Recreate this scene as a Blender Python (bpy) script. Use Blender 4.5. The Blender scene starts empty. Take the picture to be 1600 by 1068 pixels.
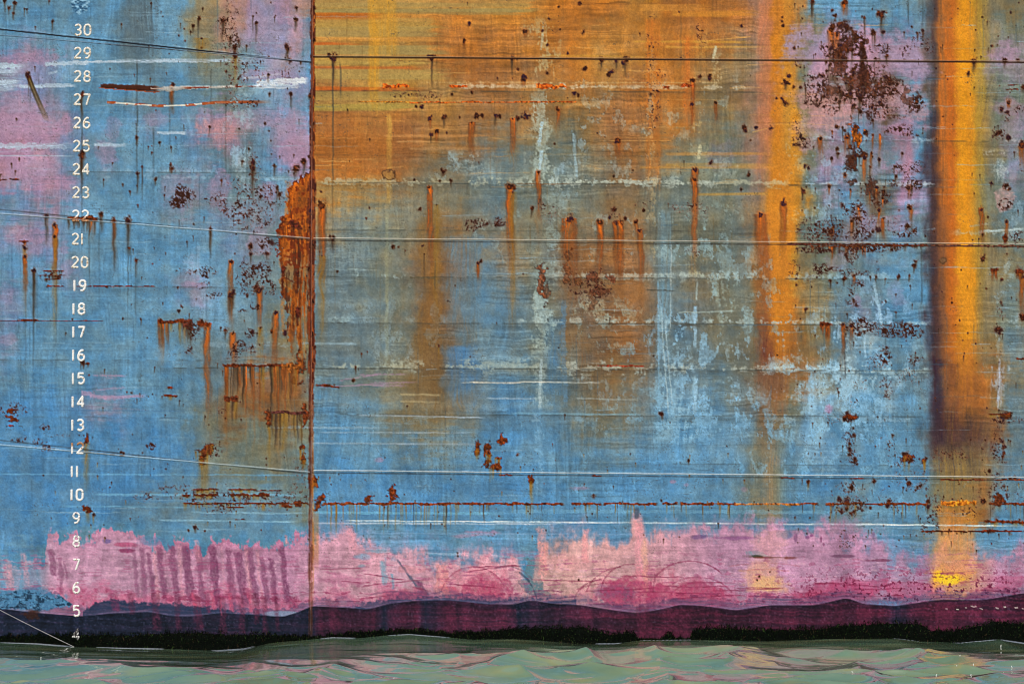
import bpy, math, random
import numpy as np
# ---------------------------------------------------------------- camera, sky, sun, exposure
sc = bpy.context.scene
COL = sc.collection
CAM_D, CAM_Z = 30.0, (1000 - 534) / 119.0
cam_data = bpy.data.cameras.new('camera'); cam = bpy.data.objects.new('camera', cam_data); COL.objects.link(cam)
cam.location = (0, -CAM_D, CAM_Z); cam.rotation_euler = (math.radians(90), 0, 0)
cam_data.lens = 36 * CAM_D / (1600 / 119.0); cam_data.sensor_width = 36; cam_data.clip_end = 20000
sc.camera = cam
SUN_EL, SUN_AZ = math.radians(52), math.radians(200)    # compass: 180 = straight behind the camera
world = bpy.data.worlds.new('World'); sc.world = world; world.use_nodes = True
wn = world.node_tree; wn.nodes.clear()
sky = wn.nodes.new('ShaderNodeTexSky'); sky.sky_type = 'NISHITA'; sky.sun_disc = False
sky.sun_elevation = SUN_EL; sky.sun_rotation = SUN_AZ; sky.air_density = 1.0; sky.dust_density = 4.0; sky.ozone_density = .6
bg = wn.nodes.new('ShaderNodeBackground'); bg.inputs['Strength'].default_value = .10
wo = wn.nodes.new('ShaderNodeOutputWorld'); wn.links.new(sky.outputs[0], bg.inputs[0]); wn.links.new(bg.outputs[0], wo.inputs[0])
sun_data = bpy.data.lights.new('sun', 'SUN'); sun = bpy.data.objects.new('sun', sun_data); COL.objects.link(sun)
sun_data.energy = 1.5; sun_data.angle = math.radians(12); sun_data.color = (1.0, .92, .80)
dirv = (math.sin(SUN_AZ) * math.cos(SUN_EL), math.cos(SUN_AZ) * math.cos(SUN_EL), math.sin(SUN_EL))
from mathutils import Vector
sun.rotation_euler = Vector(dirv).to_track_quat('Z', 'Y').to_euler()
sc.view_settings.view_transform = 'Standard'; sc.view_settings.look = 'None'; sc.view_settings.gamma = 1
sc.view_settings.use_curve_mapping = False; sc.view_settings.exposure = .38
sc.cycles.pixel_filter_type = 'BLACKMAN_HARRIS'; sc.cycles.filter_width = 1.1

# ---------------------------------------------------------------- painted and rusted hull surface
# Coordinates on the plating are centi-units (cu): 1 cu = 1/119 m, X to starboard, Y downward from z = 8.40 m.
S = 119.0; STEP = 1.25
PX = np.arange(-320, 1922, STEP); PY = np.arange(-120, 1034, STEP)
NX, NY = len(PX), len(PY)
GX, GY = np.meshgrid(PX, PY)
_rs = np.random.RandomState

def vn1(sx, sy, seed, px=PX, py=PY):
    "smooth value noise 0..1 on the grid, cell sx by sy"
    r = _rs(seed); x = (px + 4000) / sx; y = (py + 4000) / sy
    ix = np.floor(x).astype(int); iy = np.floor(y).astype(int); fx = x - ix; fy = y - iy
    x0, y0 = ix.min(), iy.min()
    L = r.rand(iy.max() - y0 + 2, ix.max() - x0 + 2)
    fx = fx * fx * (3 - 2 * fx); fy = (fy * fy * (3 - 2 * fy))[:, None]
    A = L[:, ix - x0] * (1 - fx) + L[:, ix - x0 + 1] * fx
    return A[iy - y0] * (1 - fy) + A[iy - y0 + 1] * fy
def vn(sx, sy, seed, oct=3, gain=.55, px=PX, py=PY):
    t = 0; a = 1; n = 0
    for k in range(oct):
        t = t + a * vn1(sx / 2 ** k, sy / 2 ** k, seed * 17 + k, px, py); n += a; a *= gain
    t = t / n
    return np.clip((t - .5) * (1.15 + .2 * oct) + .5, 0, 1)
def ss(a, b, x):
    t = np.clip((x - a) / (b - a), 0, 1); return t * t * (3 - 2 * t)

PAL = {'b': (93,138,170), 'B': (79,130,173), 'l': (124,164,192), 'g': (102,126,138), 't': (112,120,108), 'o': (132,116,84),
 'y': (170,134,74), 'Y': (188,142,60), 'O': (184,112,44), 'A': (208,136,40), 'n': (116,86,58), 'N': (86,62,46), 'r': (166,88,34),
 'p': (150,134,160), 'P': (166,132,158), 'm': (124,130,160), 'd': (66,52,58), 's': (172,126,106), 'k': (88,78,74), 'w': (154,174,182),
 'c': (150,96,54), 'R': (198,146,178), 'Q': (178,142,176), 'q': (176,88,124), 'v': (134,84,124), 'S': (212,150,154)}
LEFT = """bbbbbbbbggbboosPmpss
bbbbbbbbggbbotsppmpb
bbbbbbbbggbboospmpsb
mmPmbbbbggbbtttgmmmb
mPmmlbbbbgbbggtglppb
lbmmbbbbbgbbgttgllpb
PPmmbbbbggbbbgtgbbbb
PPPmmbbbbmbbbPPtpPPb
PPPPmbbbbbbbpPPgbbPP
PPPmbbmbbbbbbgpgbPPP
PPPmbbbbbbbbbbggbbPp
PPPPmbbbbbbmpbggbbmb
bmPPmbbbbbmpggggggrr
bbbbbbbbbbgggmgggrOr
mPPbbbbbbbbbbbmggrOr
bPmmbbbbbbbbbbbmmrOr
bbbmbbbbbbbbllbggrOr
bbbbmbbbbbbmpbbggror
mbbbbbbbbbbbplbggrOg
mbbbbbbbbbbbbblggtOg
bbbbbbbbbbggggggbogo
mbbbbbbbbbbggggggooo
bbbbbbbbbbbbggggggot
bbbbbbbbbbbbbgccccrg
BBBBBbbbbbbbbgtccnng
BBBBBpppbbbbbtnnnnnt
BBBBBBBBBBBbttntttnt
BBBBBBBBBBBbgttttott
BBBBBBBBBBBBgttttotb
BBBBBBBBBBBBBggtttgb
BBBBBBBBBBbbggbbbbtt
BBBBBBBBggggggggggtt
BBBBBBBBbbbbbbbbbbbg
BBBPPmbPPPmbbmbbmmbb
bPmPPPPPPPPPPPPPPPbS
PPmPPPPPPPPPPPPPPPPS
PQvPPPPPPPPPPPPPPPPS
bbbbbvPqqqqqqqqqqqqq
bbbbbvvvqqvvvqvqvqqq"""
RIGHT = """yyyyyyYyyOOoYYyOO|OOOYYOcOcOcsOObbbbbgbgkOAooo
cYyYYyyccOOoOOcOO|OOcOOOcOcOcsOOobbbbbbbkOAott
yyyyYyoYcOOOOOoOO|cYOyOccOcoosOOoPPPPbPmkOAott
yyyyyyYyccccccoOO|YyyyYYOycoosAOoPmPkPPPkOAypp
cyyyyyyoocccoccoO|cyocccOooootOAtPkkkkPpkOAttt
cccYyYYyyyccccoOO|coccOcOcooosOAtpkkkngbkOAott
yyyyyyyyyyoocoooo|ycoccOOooocsOAonkkkngbkOAott
cccyyyccccccocooo|ooccoOOcotoscAoppppkPbdOAytp
ccOcccccYoccooott|occcoOootttsAAotgbgpPbdOAott
cOOcOccoccogggttg|ooccooottttsAAtpPgmgPbdOAoog
OOOOOccoogggggttg|totccotttttsAAtppggbPbdOAogp
OOyyyoootttttttgt|gtcotgtttttsAAtpbgkbPPdOAttg
yyyyyooogogggtotg|ttcottgottttAAtgbgnnPmdOAttg
Otgttgtoooogggott|ottcottotttcAAtgbmggbgdOAogg
OgggttoooOoggottO|toccttttttgOAAttkmmgmgdOAotg
ggggttocccogOotgn|tcOcotgtttgOAAotttggbgdOAoot
ggggtotnccogOotgc|ccOccgtttttOAYottgbbbgdOAoto
gggttttnnnggggtng|cnccogtotttOOYotbggbbbdOAoot
gggttttncngbbgttg|cncccggcottnOOoogbgbbbdOAoog
tggggttncnobbbtog|cnccogbgtttnOOoogbmbbbdOAott
gggggtoncngbbgttg|nnccogbgogtnOOoognwbbbdOAott
gggggtonnnbbbbttt|nncccgbgoottOcoogbwbbgdOAoog
gggggtoonnobbbtgt|nnccngbgtttNcoogbgbbbgdOAoog
tgggttoonnobbbttt|nnccngbwgtgtNccogwbggbgdcOcog
gBggtooooonBBBbtB|otoogbwbbgtNcowwwbbwbgdcccog
bbbbboooooogBBBBg|ootgwbbbbbgcotlllbblbgdcncog
bbbbggoooogBBBgBg|oogggbblbllttgllbbbbbbdnNncg
bbbbbbbobggbbbbbb|gtggbbbbbblttgllblbbbbkNNncg
bBbbbbbbbbbBBbbbb|bbbbbbbbblbogbllbbbbbbkkkogg
bBBbbbBBbbbBBBBbb|bbBbBbBbBbbotbbBBbbbbbtooobb
bBBBBBBBBBBBBBBBB|bBBBBBBBBBbttbBBbgbBBbttocgg
bbBBBBBBBBBBBBBBb|bbbbbbbbbbbotbbbggbbbbtoOobb
bbbbbbbbbbbbbbbbb|bbbbbbbbbbbgtbbbggbbbbgcYcbb
bbSbbbbbbbbbQQbgb|bSbSSbbQQPPSSSPPPQQbbgSOOSbb
SSQQQQbQSbPPPPbgg|SQSbSSPPPPPPPSSPPPPQQQgPSOOSP
SSPPPbSSbSPPSPPgg|SSPSPSSPPPPPPSSYPPPPPPPPSYYSPP
SSPPPSbqPPSPqPPgg|SSPPqPSPPPPqPPSYPPPPPqqPSYYSPP
qqPqPvvvvqqqqqqvv|qqvvvqqqqqqqqqSSqqqqvvqqOOqqqq
qqqqqvvvvvqqqqqvv|vvvvvqqqqqqqqqqqqqqqvvqqqqqqqq"""
def table(rows):
    rows = [''.join('b' if ch in 'PRQqvSYOm' else ch for ch in r) if k >= 33 else r for k, r in enumerate(rows)]
    W = max(len(r) for r in rows)
    return np.array([[PAL[c] for c in r.ljust(W, r[-1])] for r in rows], float) / 255
LT = table([r[:15] + (r[15:].replace('r', 'g').replace('O', 'g').replace('A', 'g') if 11 <= k <= 20 else r[15:]) for k, r in enumerate(LEFT.split('\n'))]); 
RT = table([a.ljust(17, a[-1])[:17] + b.ljust(28, b[-1])[:28] for a, b in (r.split('|') for r in RIGHT.split('\n'))])

def soft(T, ax, k):
    P = np.concatenate([T.take([0], ax), T, T.take([-1], ax)], ax); n = T.shape[ax]
    return T * (1 - k) + k * .5 * (P.take(range(0, n), ax) + P.take(range(2, n + 2), ax))
LT[:33] = soft(soft(LT[:33], 0, .4), 1, .25); RT[:33, :29] = soft(soft(RT[:33, :29], 0, .6), 1, .45); RT[:33] = soft(RT[:33], 0, .4)
_w = np.clip(.42 - .045 * np.arange(39), 0, 1)[:, None, None] * np.clip(1.2 - abs(np.arange(RT.shape[1]) - 12) / 16, 0, 1)[None, :, None]; RT = RT * (1 - _w) + np.array([190, 118, 44]) / 255 * _w
_k = np.arange(39)[:, None, None]; _j = np.arange(RT.shape[1])[None, :, None]; _w = .22 * ss(9, 14, _k) * (1 - ss(22, 27, _k)) * (1 - ss(26, 29, _j)); RT = RT * (1 - _w) + np.array([112, 114, 108]) / 255 * _w
def sample(T, x, y):
    H, W = T.shape[:2]
    x = np.clip(x, 0, W - 1.001); y = np.clip(y, 0, H - 1.001)
    ix = x.astype(int); iy = y.astype(int); fx = (x - ix); fy = (y - iy)
    fx = ss(-.1, 1.1, fx)[..., None]; fy = ss(-.1, 1.1, fy)[..., None]
    return (T[iy, ix] * (1 - fx) + T[iy, ix + 1] * fx) * (1 - fy) + (T[iy + 1, ix] * (1 - fx) + T[iy + 1, ix + 1] * fx) * fy
w1 = vn(60, 45, 1, 4) - .5; w2 = vn(40, 26, 2, 4) - .5; w3 = vn(9, 22, 3, 3) - .5; w4 = vn(30, 6, 4, 3) - .5
wx = GX + w1 * 26 + w3 * 12; wy = GY + w2 * 30 + w4 * 26 + (vn(5, 60, 5, 2) - .5) * 16
seam_x = 487 - (GY - 500) * .004
right = GX > seam_x
# vertical streaky columns keep straight edges: less sideways warp there
colw = np.clip(ss(1170, 1200, GX) * (1 - ss(1235, 1260, GX)) + ss(1445, 1455, GX) * (1 - ss(1540, 1565, GX)), 0, 1)
wx = wx * (1 - .85 * colw) + GX * .85 * colw
CL = sample(LT, (wx - 12) / 25, (wy - 12) / 25)
CR = sample(RT, (wx - 487) / 25, (wy - 12) / 25)
C = np.where(right[..., None], CR, CL)
RUST = np.zeros((NY, NX)); H = np.zeros((NY, NX)); WET = np.zeros((NY, NX))

def col(c): return np.array(PAL[c] if isinstance(c, str) else c, float) / 255
def win(x0, y0, x1, y1):
    i0 = int(np.clip((x0 - PX[0]) / STEP, 0, NX)); i1 = int(np.clip((x1 - PX[0]) / STEP + 1, 0, NX))
    j0 = int(np.clip((y0 - PY[0]) / STEP, 0, NY)); j1 = int(np.clip((y1 - PY[0]) / STEP + 1, 0, NY))
    return (slice(j0, j1), slice(i0, i1))
def over(sl, c, a):
    a = np.clip(a, 0, 1)[..., None]; C[sl] = C[sl] * (1 - a) + (col(c) if not isinstance(c, np.ndarray) else c) * a
ALL = (slice(0, NY), slice(0, NX))
# shared noise fields, looked up by window
N_fine = vn(2.6, 2.6, 11, 2); N_f4 = vn(4.5, 4.5, 12, 3); N_f8 = vn(9, 9, 13, 3); N_20 = vn(20, 20, 14, 4); N_60 = vn(70, 60, 15, 4)
N_h = vn(150, 3.2, 16, 3); N_h2 = vn(60, 1.8, 17, 2); N_hw = vn(220, 12, 18, 3); N_v = vn(3, 110, 19, 3); N_v2 = vn(2, 40, 20, 2); N_vw = vn(14, 260, 21, 3)
N_p = vn(3.3, 3.3, 24, 2, .7); N_g = _rs(5).rand(NY, NX)
N_blot = vn(12, 16, 22, 4); N_blot2 = vn(24, 34, 23, 4); N_b3 = vn(17, 26, 38, 5, .65)

def wander(A, dx, dy):
    jj = np.clip(np.arange(NY)[:, None] + np.round(dy / STEP).astype(int), 0, NY - 1); ii = np.clip(np.arange(NX)[None, :] + np.round(dx / STEP).astype(int), 0, NX - 1); return A[jj, ii]
_a = vn(60, 170, 26, 2) - .5; _b = vn(150, 50, 27, 2) - .5; _c = vn(26, 60, 28, 2) - .5
N_v = wander(N_v, _a * 26 + _c * 6, _b * 8); N_v2 = wander(N_v2, _c * 14, _b * 30); N_vw = wander(N_vw, _a * 30 + _c * 8, 0 * _b)
N_h = wander(N_h, _a * 30, _b * 7 + _c * 5); N_h2 = wander(N_h2, _a * 20, _b * 6 + _c * 4); N_hw = wander(N_hw, _a * 30, _b * 12 + _c * 6)
P_h = ss(.42, .66, vn(110, 42, 36, 3)); P_v = ss(.42, .66, vn(60, 90, 37, 3))
# ---- broad tone variation of the paint
lb = np.where(right, 1., .35) * (1 - .5 * (GY > 660) * (GY < 840)); L = 1 + ((N_h - .5) * .18 * P_h + (N_hw - .5) * .13 + (N_h2 - .5) * .12 * P_h) * lb + (N_v - .5) * .11 * P_v + (N_vw - .5) * .07 + (N_blot2 - .5) * .07 + (N_60 - .5) * .12 + (N_b3 - .5) * .07
C *= L[..., None]
C += ((N_20 - .5) * .05)[..., None] * np.array([1.1, .2, -.9])
# ---- brush and fender bands in the ochre upper field
def hband(y, h, x0, x1, c, a, soft=1.5, tail=40, slope=0., rough=3):
    sl = win(x0 - 10, y - h - 12, x1 + tail, y + h + 12); X = GX[sl]; Y = GY[sl] - (X - x0) * slope
    d = np.abs(Y - y + (N_hw[sl] - .5) * rough) - h / 2
    over(sl, c, a * (1 - ss(-soft, soft, d)) * (1 - ss(x1 - tail, x1 + tail * .3, X + (N_h2[sl] - .5) * tail)) * ss(x0 - 3, x0 + 3, X) * (.85 + .35 * N_h[sl]))
for y, h, x1, c, a in [(6,10,640,'y',.5),(18,9,840,(150,134,84),.7),(26,12,590,(188,104,36),.8),(42,14,690,(168,138,70),.8),(54,10,680,(160,134,78),.7),
                    (68,5,560,(186,98,40),.8),(78,14,700,(158,138,84),.7),(96,11,670,(170,138,72),.7),(106,5,670,(180,100,46),.75),(116,16,700,(170,142,80),.8),
                    (139,7,660,(182,98,40),.8),(150,14,640,(174,144,76),.6),(168,10,650,(166,142,70),.8),(30,22,880,(178,120,50),.3)]:
    hband(y, h, 489, x1, c, a)
for y, h, x1, c, a in [(4,14,835,(172,140,84),.5),(12,14,838,(168,142,82),.5),(27,9,600,(176,98,38),.6),(36,14,682,(174,142,76),.5),(50,16,684,(166,138,80),.5),(62,6,690,(196,138,66),.5),(92,10,670,(176,136,66),.4),(97,6,672,(180,150,80),.4),(118,22,690,(172,138,74),.35),(152,18,650,(174,142,76),.35),(164,10,655,(174,144,70),.4),(290,16,560,(166,128,70),.5),(300,18,545,(160,130,80),.5)]:
    hband(y, h, 489, x1, c, a, tail=14, rough=2)
over(win(489, 170, 700, 285), (166,98,42), .45 * (1 - ss(600, 690, GX[win(489, 170, 700, 285)])) * ss(168, 180, GY[win(489, 170, 700, 285)]) * (1 - ss(270, 285, GY[win(489, 170, 700, 285)])))
for y, h, x0, x1, c, a in [(12,12,1000,1120,(206,140,60),.5),(22,8,1050,1190,(210,140,50),.5),(66,4,990,1180,(206,150,60),.6),(74,3,1040,1190,(220,160,70),.5),(240,5,1040,1210,(196,140,70),.5),
    (262,4,1000,1230,(200,140,60),.4),(212,4,600,760,(200,140,80),.5),(222,3,620,720,(214,160,100),.5),(232,4,640,780,(186,140,90),.5),(88,3,850,1010,(206,150,60),.5),
    (258,5,1040,1250,(190,140,60),.4),(304,4,1090,1250,(198,146,60),.5)]:
    hband(y, h, x0, x1, c, a, tail=30)

# ---- vertical ochre columns
def vcol(x0, x1, y0, y1, c, a, sx=4, fade=60, top=6, streak=.5, drift=0.):
    sl = win(x0 - 30, y0 - 10, x1 + 40, y1 + 20); X = GX[sl] - (GY[sl] - y0) * drift; Y = GY[sl]
    xx = X + (N_20[sl] - .5) * sx * 1.2
    m = ss(x0 - sx, x0 + sx, xx) * (1 - ss(x1 - sx, x1 + sx, xx)) * ss(y0 - top, y0 + top, Y + (N_f8[sl] - .5) * 6) * (1 - ss(y1 - fade, y1, Y + (N_v2[sl] - .5) * fade * .5))
    over(sl, c, a * m * (1 - streak + streak * 2 * (N_v[sl] * .7 + N_v2[sl] * .3)) * ((.72 + .56 * N_blot2[sl]) if x1 - x0 > 5 else 1))
vcol(1462, 1490, -130, 560, (186,106,44), .65, 5, 200)
vcol(1478, 1500, -130, 620, (190,102,34), .7, 5, 160)
vcol(1494, 1524, -130, 640, (216,142,36), .85, 6, 170, streak=.35)
vcol(1500, 1512, -130, 540, (226,150,30), .5, 5, 200, streak=.25)
vcol(1520, 1540, -130, 560, (176,140,50), .55, 8, 200)
vcol(1457, 1465, -130, 700, (86,62,58), .6, 4, 120, streak=.9)
vcol(1456, 1468, 240, 640, (70,50,52), .65, 6, 120, 70, streak=.9)
vcol(1464, 1482, 330, 640, (112,74,54), .5, 7, 120, 60, streak=.8)
vcol(1456, 1474, 560, 700, (52,38,54), .7, 6, 60, streak=.3)
vcol(1457, 1498, 630, 736, (60,42,52), .62, 9, 55, 26, streak=.9); vcol(1488, 1545, 655, 732, (84,58,58), .45, 18, 50, 24, streak=1.)
vcol(1470, 1536, 540, 700, (140,82,44), .4, 16, 90, 50, streak=.8); vcol(1496, 1526, 540, 690, (190,116,44), .45, 9, 130, 30, streak=.7)
vcol(1464, 1528, 700, 900, (138,112,66), .52, 18, 110, 20, streak=.9)
vcol(1466, 1524, 790, 905, (206,132,60), .7, 10, 50, streak=.4)
vcol(1184, 1206, -130, 330, (198,122,84), .6, 6, 120, streak=.3)
vcol(1206, 1228, -130, 560, (202,126,40), .7, 7, 180, streak=.3)
vcol(1222, 1240, -130, 420, (190,136,56), .6, 7, 160, streak=.3)
vcol(1182, 1204, 330, 480, (204,122,68), .8, 4, 120, 4, streak=.3, drift=.06)
vcol(1200, 1236, 330, 600, (198,120,40), .5, 8, 160, streak=.4)
vcol(1186, 1214, 500, 640, (100,56,48), .7, 9, 90, 50, streak=.7)
vcol(1186, 1226, 560, 720, (132,96,70), .5, 10, 90, streak=.6)
vcol(1202, 1238, 250, 610, (202,128,42), .75, 7, 130, 60, streak=.45); vcol(1184, 1204, 400, 600, (150,92,52), .5, 8, 120, 40); vcol(1190, 1215, 690, 960, (160,124,84), .35, 12, 120, streak=.6)
vcol(655, 690, 330, 640, (134,94,46), .5, 12, 120, streak=.5)
vcol(640, 700, 520, 660, (120,92,56), .5, 14, 70, streak=.6)
vcol(880, 925, 380, 600, (128,82,44), .45, 14, 120, streak=.5)
vcol(926, 1010, 560, 660, (124,102,70), .4, 14, 80, streak=.6)
vcol(590, 620, -120, 110, (206,146,44), .45, 5, 50); vcol(576, 592, -120, 180, (214,150,40), .5, 3, 60)
vcol(1010, 1032, 30, 320, (196,110,40), .5, 4, 60, streak=.6); vcol(1068, 1084, 60, 220, (206,108,38), .5, 6, 60)
vcol(604, 612, 180, 330, (196,150,70), .6, 2, 40); vcol(602, 607, 330, 600, (150,150,120), .45, 2, 80)
vcol(700, 760, 370, 560, (88,132,166), .5, 20, 90, streak=.4); vcol(700, 745, 540, 650, (70,124,176), .6, 16, 50, streak=.3)
vcol(852, 880, 500, 640, (72,124,170), .55, 8, 80, streak=.4); vcol(1028, 1050, 330, 640, (112,144,160), .5, 6, 120, streak=.8)
vcol(1240, 1256, -120, 130, (140,130,100), .5, 8, 60)
for x, y0, y1, a in [(205,-120,60,.35),(214,90,330,.45),(236,-120,90,.4),(240,200,330,.3),(222,250,330,.3),(353,150,300,.35),(310,30,110,.4),(128,150,440,.45),(140,345,470,.35),(155,345,520,.2),
   (52,430,600,.4),(40,400,600,.25),(88,380,560,.3),(200,345,520,.3),(212,420,520,.3),(178,350,440,.3),(204,380,440,.3),(1384,480,640,.25),(1440,380,560,.35),(1273,20,90,.3),(520,100,420,.5),(532,100,180,.4),
   (680,410,470,.3),(1064,20,160,.2),(1372,130,190,.3),(1424,330,400,.3),(330,110,240,.25),(265,145,260,.3),(870,300,420,.25),(60,120,200,.25),(47,130,190,.3),(1470,-100,100,.3),(1419,0,50,.5),(1442,0,60,.4),(1378,20,60,.3),(1405,-60,40,.4)]:
    vcol(x - 1.2, x + 1.2, y0, y1, (54,58,56), a, 1.2, (y1 - y0) * .6, 5, streak=.6)
r = _rs(77)
for k in range(240):   # faint drips
    x = r.uniform(-150, 1750); y0 = r.uniform(-120, 780); L_ = r.uniform(30, 160)
    warm = 487 < x < 1250 and y0 < 500
    vcol(x - .6, x + .6, y0, y0 + L_, (110,80,40) if warm else (56,84,104), r.uniform(.12, .35), 1, L_ * .7, 4, streak=.6)
vcol(190, 245, -120, 130, (78,96,108), .5, 10, 80, streak=.9)

# ---- pink undercoat patches with scuffed edges, lilac bloom
def patch(cx, cy, rx, ry, c, a, rough=.7, soft=.18, spk=.5):
    sl = win(cx - rx * 1.7, cy - ry * 1.7, cx + rx * 1.7, cy + ry * 1.7)
    d = np.hypot((GX[sl] - cx) / rx, (GY[sl] - cy) / ry) + (N_blot2[sl] - .5) * rough * 1.3 + (N_f8[sl] - .5) * rough * .6 + (N_h[sl] - .5) * .3
    over(sl, c, a * (.72 if cy < 800 else .85) * (1 - ss(1 - soft * 2, 1 + soft * 1.6, d)) * (1 - spk + spk * 1.6 * (N_fine[sl] * .4 + N_f4[sl] * .3 + N_v2[sl] * .3)))
PK = (172,130,160); LI = (154,138,166)
for p in [(1300,80,60,36,(166,146,176),.8),(1390,90,60,34,(166,142,172),.8),(1300,150,60,34,(184,146,150),.7),(1390,160,60,30,(176,146,164),.7),(1270,200,40,30,(176,144,152),.6),(1580,100,40,30,(164,144,170),.5),(30,90,55,14,PK,.7),(20,180,50,34,LI,.8),(40,200,40,25,PK,.6),(100,198,14,12,PK,.7),(60,262,50,26,LI,.7),(20,250,30,25,PK,.5),(90,285,30,16,PK,.6),(165,236,16,20,PK,.5),(178,208,14,20,PK,.35),
   (240,185,24,14,PK,.4),(345,200,34,28,(196,138,140),.8),(400,185,60,16,LI,.7),(455,210,28,36,LI,.8),(462,235,20,26,PK,.5),(430,118,44,10,LI,.9),(405,30,16,40,LI,.7),(440,20,14,30,PK,.5),(460,50,14,40,(186,146,170),.6),
   (340,295,18,22,PK,.6),(420,295,16,16,PK,.6),(270,290,18,20,LI,.5),(50,370,30,12,PK,.5),(100,385,10,14,PK,.5),(12,372,12,10,PK,.4),(10,460,10,14,PK,.3),(12,530,14,8,PK,.4),(105,420,10,14,PK,.4),
   (300,445,20,6,PK,.5),(410,330,40,40,LI,.35),(410,380,20,20,(176,150,176),.5),(1285,75,40,34,LI,.8),(1330,90,60,30,(196,140,160),.7),(1420,90,30,30,LI,.7),(1300,170,50,30,(200,140,130),.6),(1380,160,60,26,(186,140,150),.6),
   (1260,225,20,14,(196,150,160),.6),(1290,230,20,20,LI,.5),(1410,200,34,12,PK,.6),(1410,260,32,12,PK,.7),(1420,300,20,10,PK,.6),(1370,255,10,20,LI,.5),(1570,85,30,16,PK,.5),(1580,170,24,12,PK,.5),(1580,220,20,30,LI,.5),
   (1360,350,20,14,PK,.5),(1400,350,20,12,PK,.5),(1570,312,12,16,(206,160,160),.8),(1310,410,20,14,LI,.5),(1400,460,14,22,(160,140,180),.35),(1340,470,8,12,PK,.5),(1294,640,6,8,(206,120,170),.6),(1130,240,20,20,LI,.35),
   (595,718,9,4,PK,.6),(1052,752,6,3,PK,.7),(1072,757,4,3,PK,.5),(905,762,14,3,PK,.6),(750,833,22,4,PK,.7),(725,837,14,3,PK,.5),(1163,764,4,3,PK,.4)]:
    patch(*p)
# pink scrape at 14
for (x0, y0, x1, y1, h, a) in [(127,612,150,616,4,.8),(140,618,170,622,5,.8),(160,622,230,618,4,.8),(150,608,200,604,2,.5),(145,585,200,586,1.5,.7),(165,590,178,591,1.5,.6),(135,633,240,640,2,.15),(560,586,640,584,1.5,.6),(500,604,660,596,3,.6),(530,596,600,582,1.5,.6),(560,602,640,602,2,.5)]:
    sl = win(min(x0, x1) - 5, min(y0, y1) - 8, max(x0, x1) + 5, max(y0, y1) + 8)
    t = (GX[sl] - x0) / (x1 - x0); d = np.abs(GY[sl] - (y0 + (y1 - y0) * t) + (N_h[sl] - .5) * 4)
    over(sl, (186,148,180), a * .65 * (1 - ss(h * .4, h, d + (N_fine[sl] - .5) * 2)) * ss(-.02, .04, t) * (1 - ss(.8, 1.02, t)))

# ---- pale blooms where the frames behind press the plating
def bloom(x, y0, y1, w, c=(168,186,188), a=.7, dens=.5, hor=False):
    if hor: sl = win(y0, x - w * 4, y1, x + w * 4); d = np.abs(GY[sl] - x - (GX[sl] - 487) * .004) / w; n = N_f8[sl] * .5 + N_h[sl] * .6 + N_20[sl] * .35; e = ss(y0, y0 + 20, GX[sl]) * (1 - ss(y1 - 20, y1, GX[sl]))
    else: sl = win(x - w * 4, y0, x + w * 4, y1); d = np.abs(GX[sl] - x + (GY[sl] - 500) * .004) / w; n = N_blot[sl] * .6 + N_v[sl] * .5 + N_20[sl] * .35; e = ss(y0, y0 + 20, GY[sl]) * (1 - ss(y1 - 20, y1, GY[sl]))
    n = n + (N_b3[sl] - .5) * .9 + (N_60[sl] - .5) * .7; m = ss(1.84 - dens, 2.16 - dens, n + .50 * np.exp(-d * d * .5) + (N_f4[sl] - .5) * .5 + (N_fine[sl] - .5) * .3) * (1 - ss(1.2, 3.9, d + (N_20[sl] - .5) * 2)) * e
    over(sl, c, a * .66 * m * (.35 + .9 * (N_f8[sl] * .5 + N_fine[sl] * .5)))
for (y, x0, x1, w, a, dens, c) in [(284,490,1240,3,.75,.85,(186,186,160)),(284,800,1130,4,.7,.8,(176,190,186)),(284,1240,1470,2,.8,.9,(186,204,214)),(430,520,640,3,.7,.75,(166,188,192)),(430,850,1215,3.5,.8,.8,(176,190,186)),(430,1220,1400,3,.7,.85,(150,180,196)),
     (499,500,560,3,.7,.7,(160,186,190)),(500,800,1240,3,.8,.85,(174,192,192)),(501,1200,1460,2,.7,.8,(180,200,204)),(499,1560,1600,3,.6,.8,(170,190,196)),(571,510,860,4,.8,.9,(176,182,164)),(573,860,1250,5,.8,.95,(180,188,178)),(575,1200,1460,4,.9,1.0,(180,204,208)),
     (571,1460,1600,2,.5,.7,(160,150,130)),(134,700,1180,1.5,.8,1.15,(206,196,170)),(128,650,1180,.8,.5,1.0,(214,190,140)),(215,1260,1470,3,.7,.85,(170,190,205)),(215,1560,1600,2,.6,.8,(190,190,190)),(235,1520,1600,2,.6,.8,(190,190,180)),(428,1560,1600,3,.6,.8,(150,186,206)),
     (652,820,1010,3,.5,.7,(140,176,200)),(652,1200,1460,3,.5,.8,(160,196,220)),(360,1480,1600,2,.5,.8,(176,196,200)),(268,100,480,2,.5,.7,(150,180,200)),(278,150,480,1.4,.5,.7,(160,190,210)),(572,250,480,2.5,.45,.7,(150,180,200)),(540,300,480,2.5,.45,.75,(150,180,200))]:
    bloom(y, x0, x1, w, c, a, dens, True)
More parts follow.
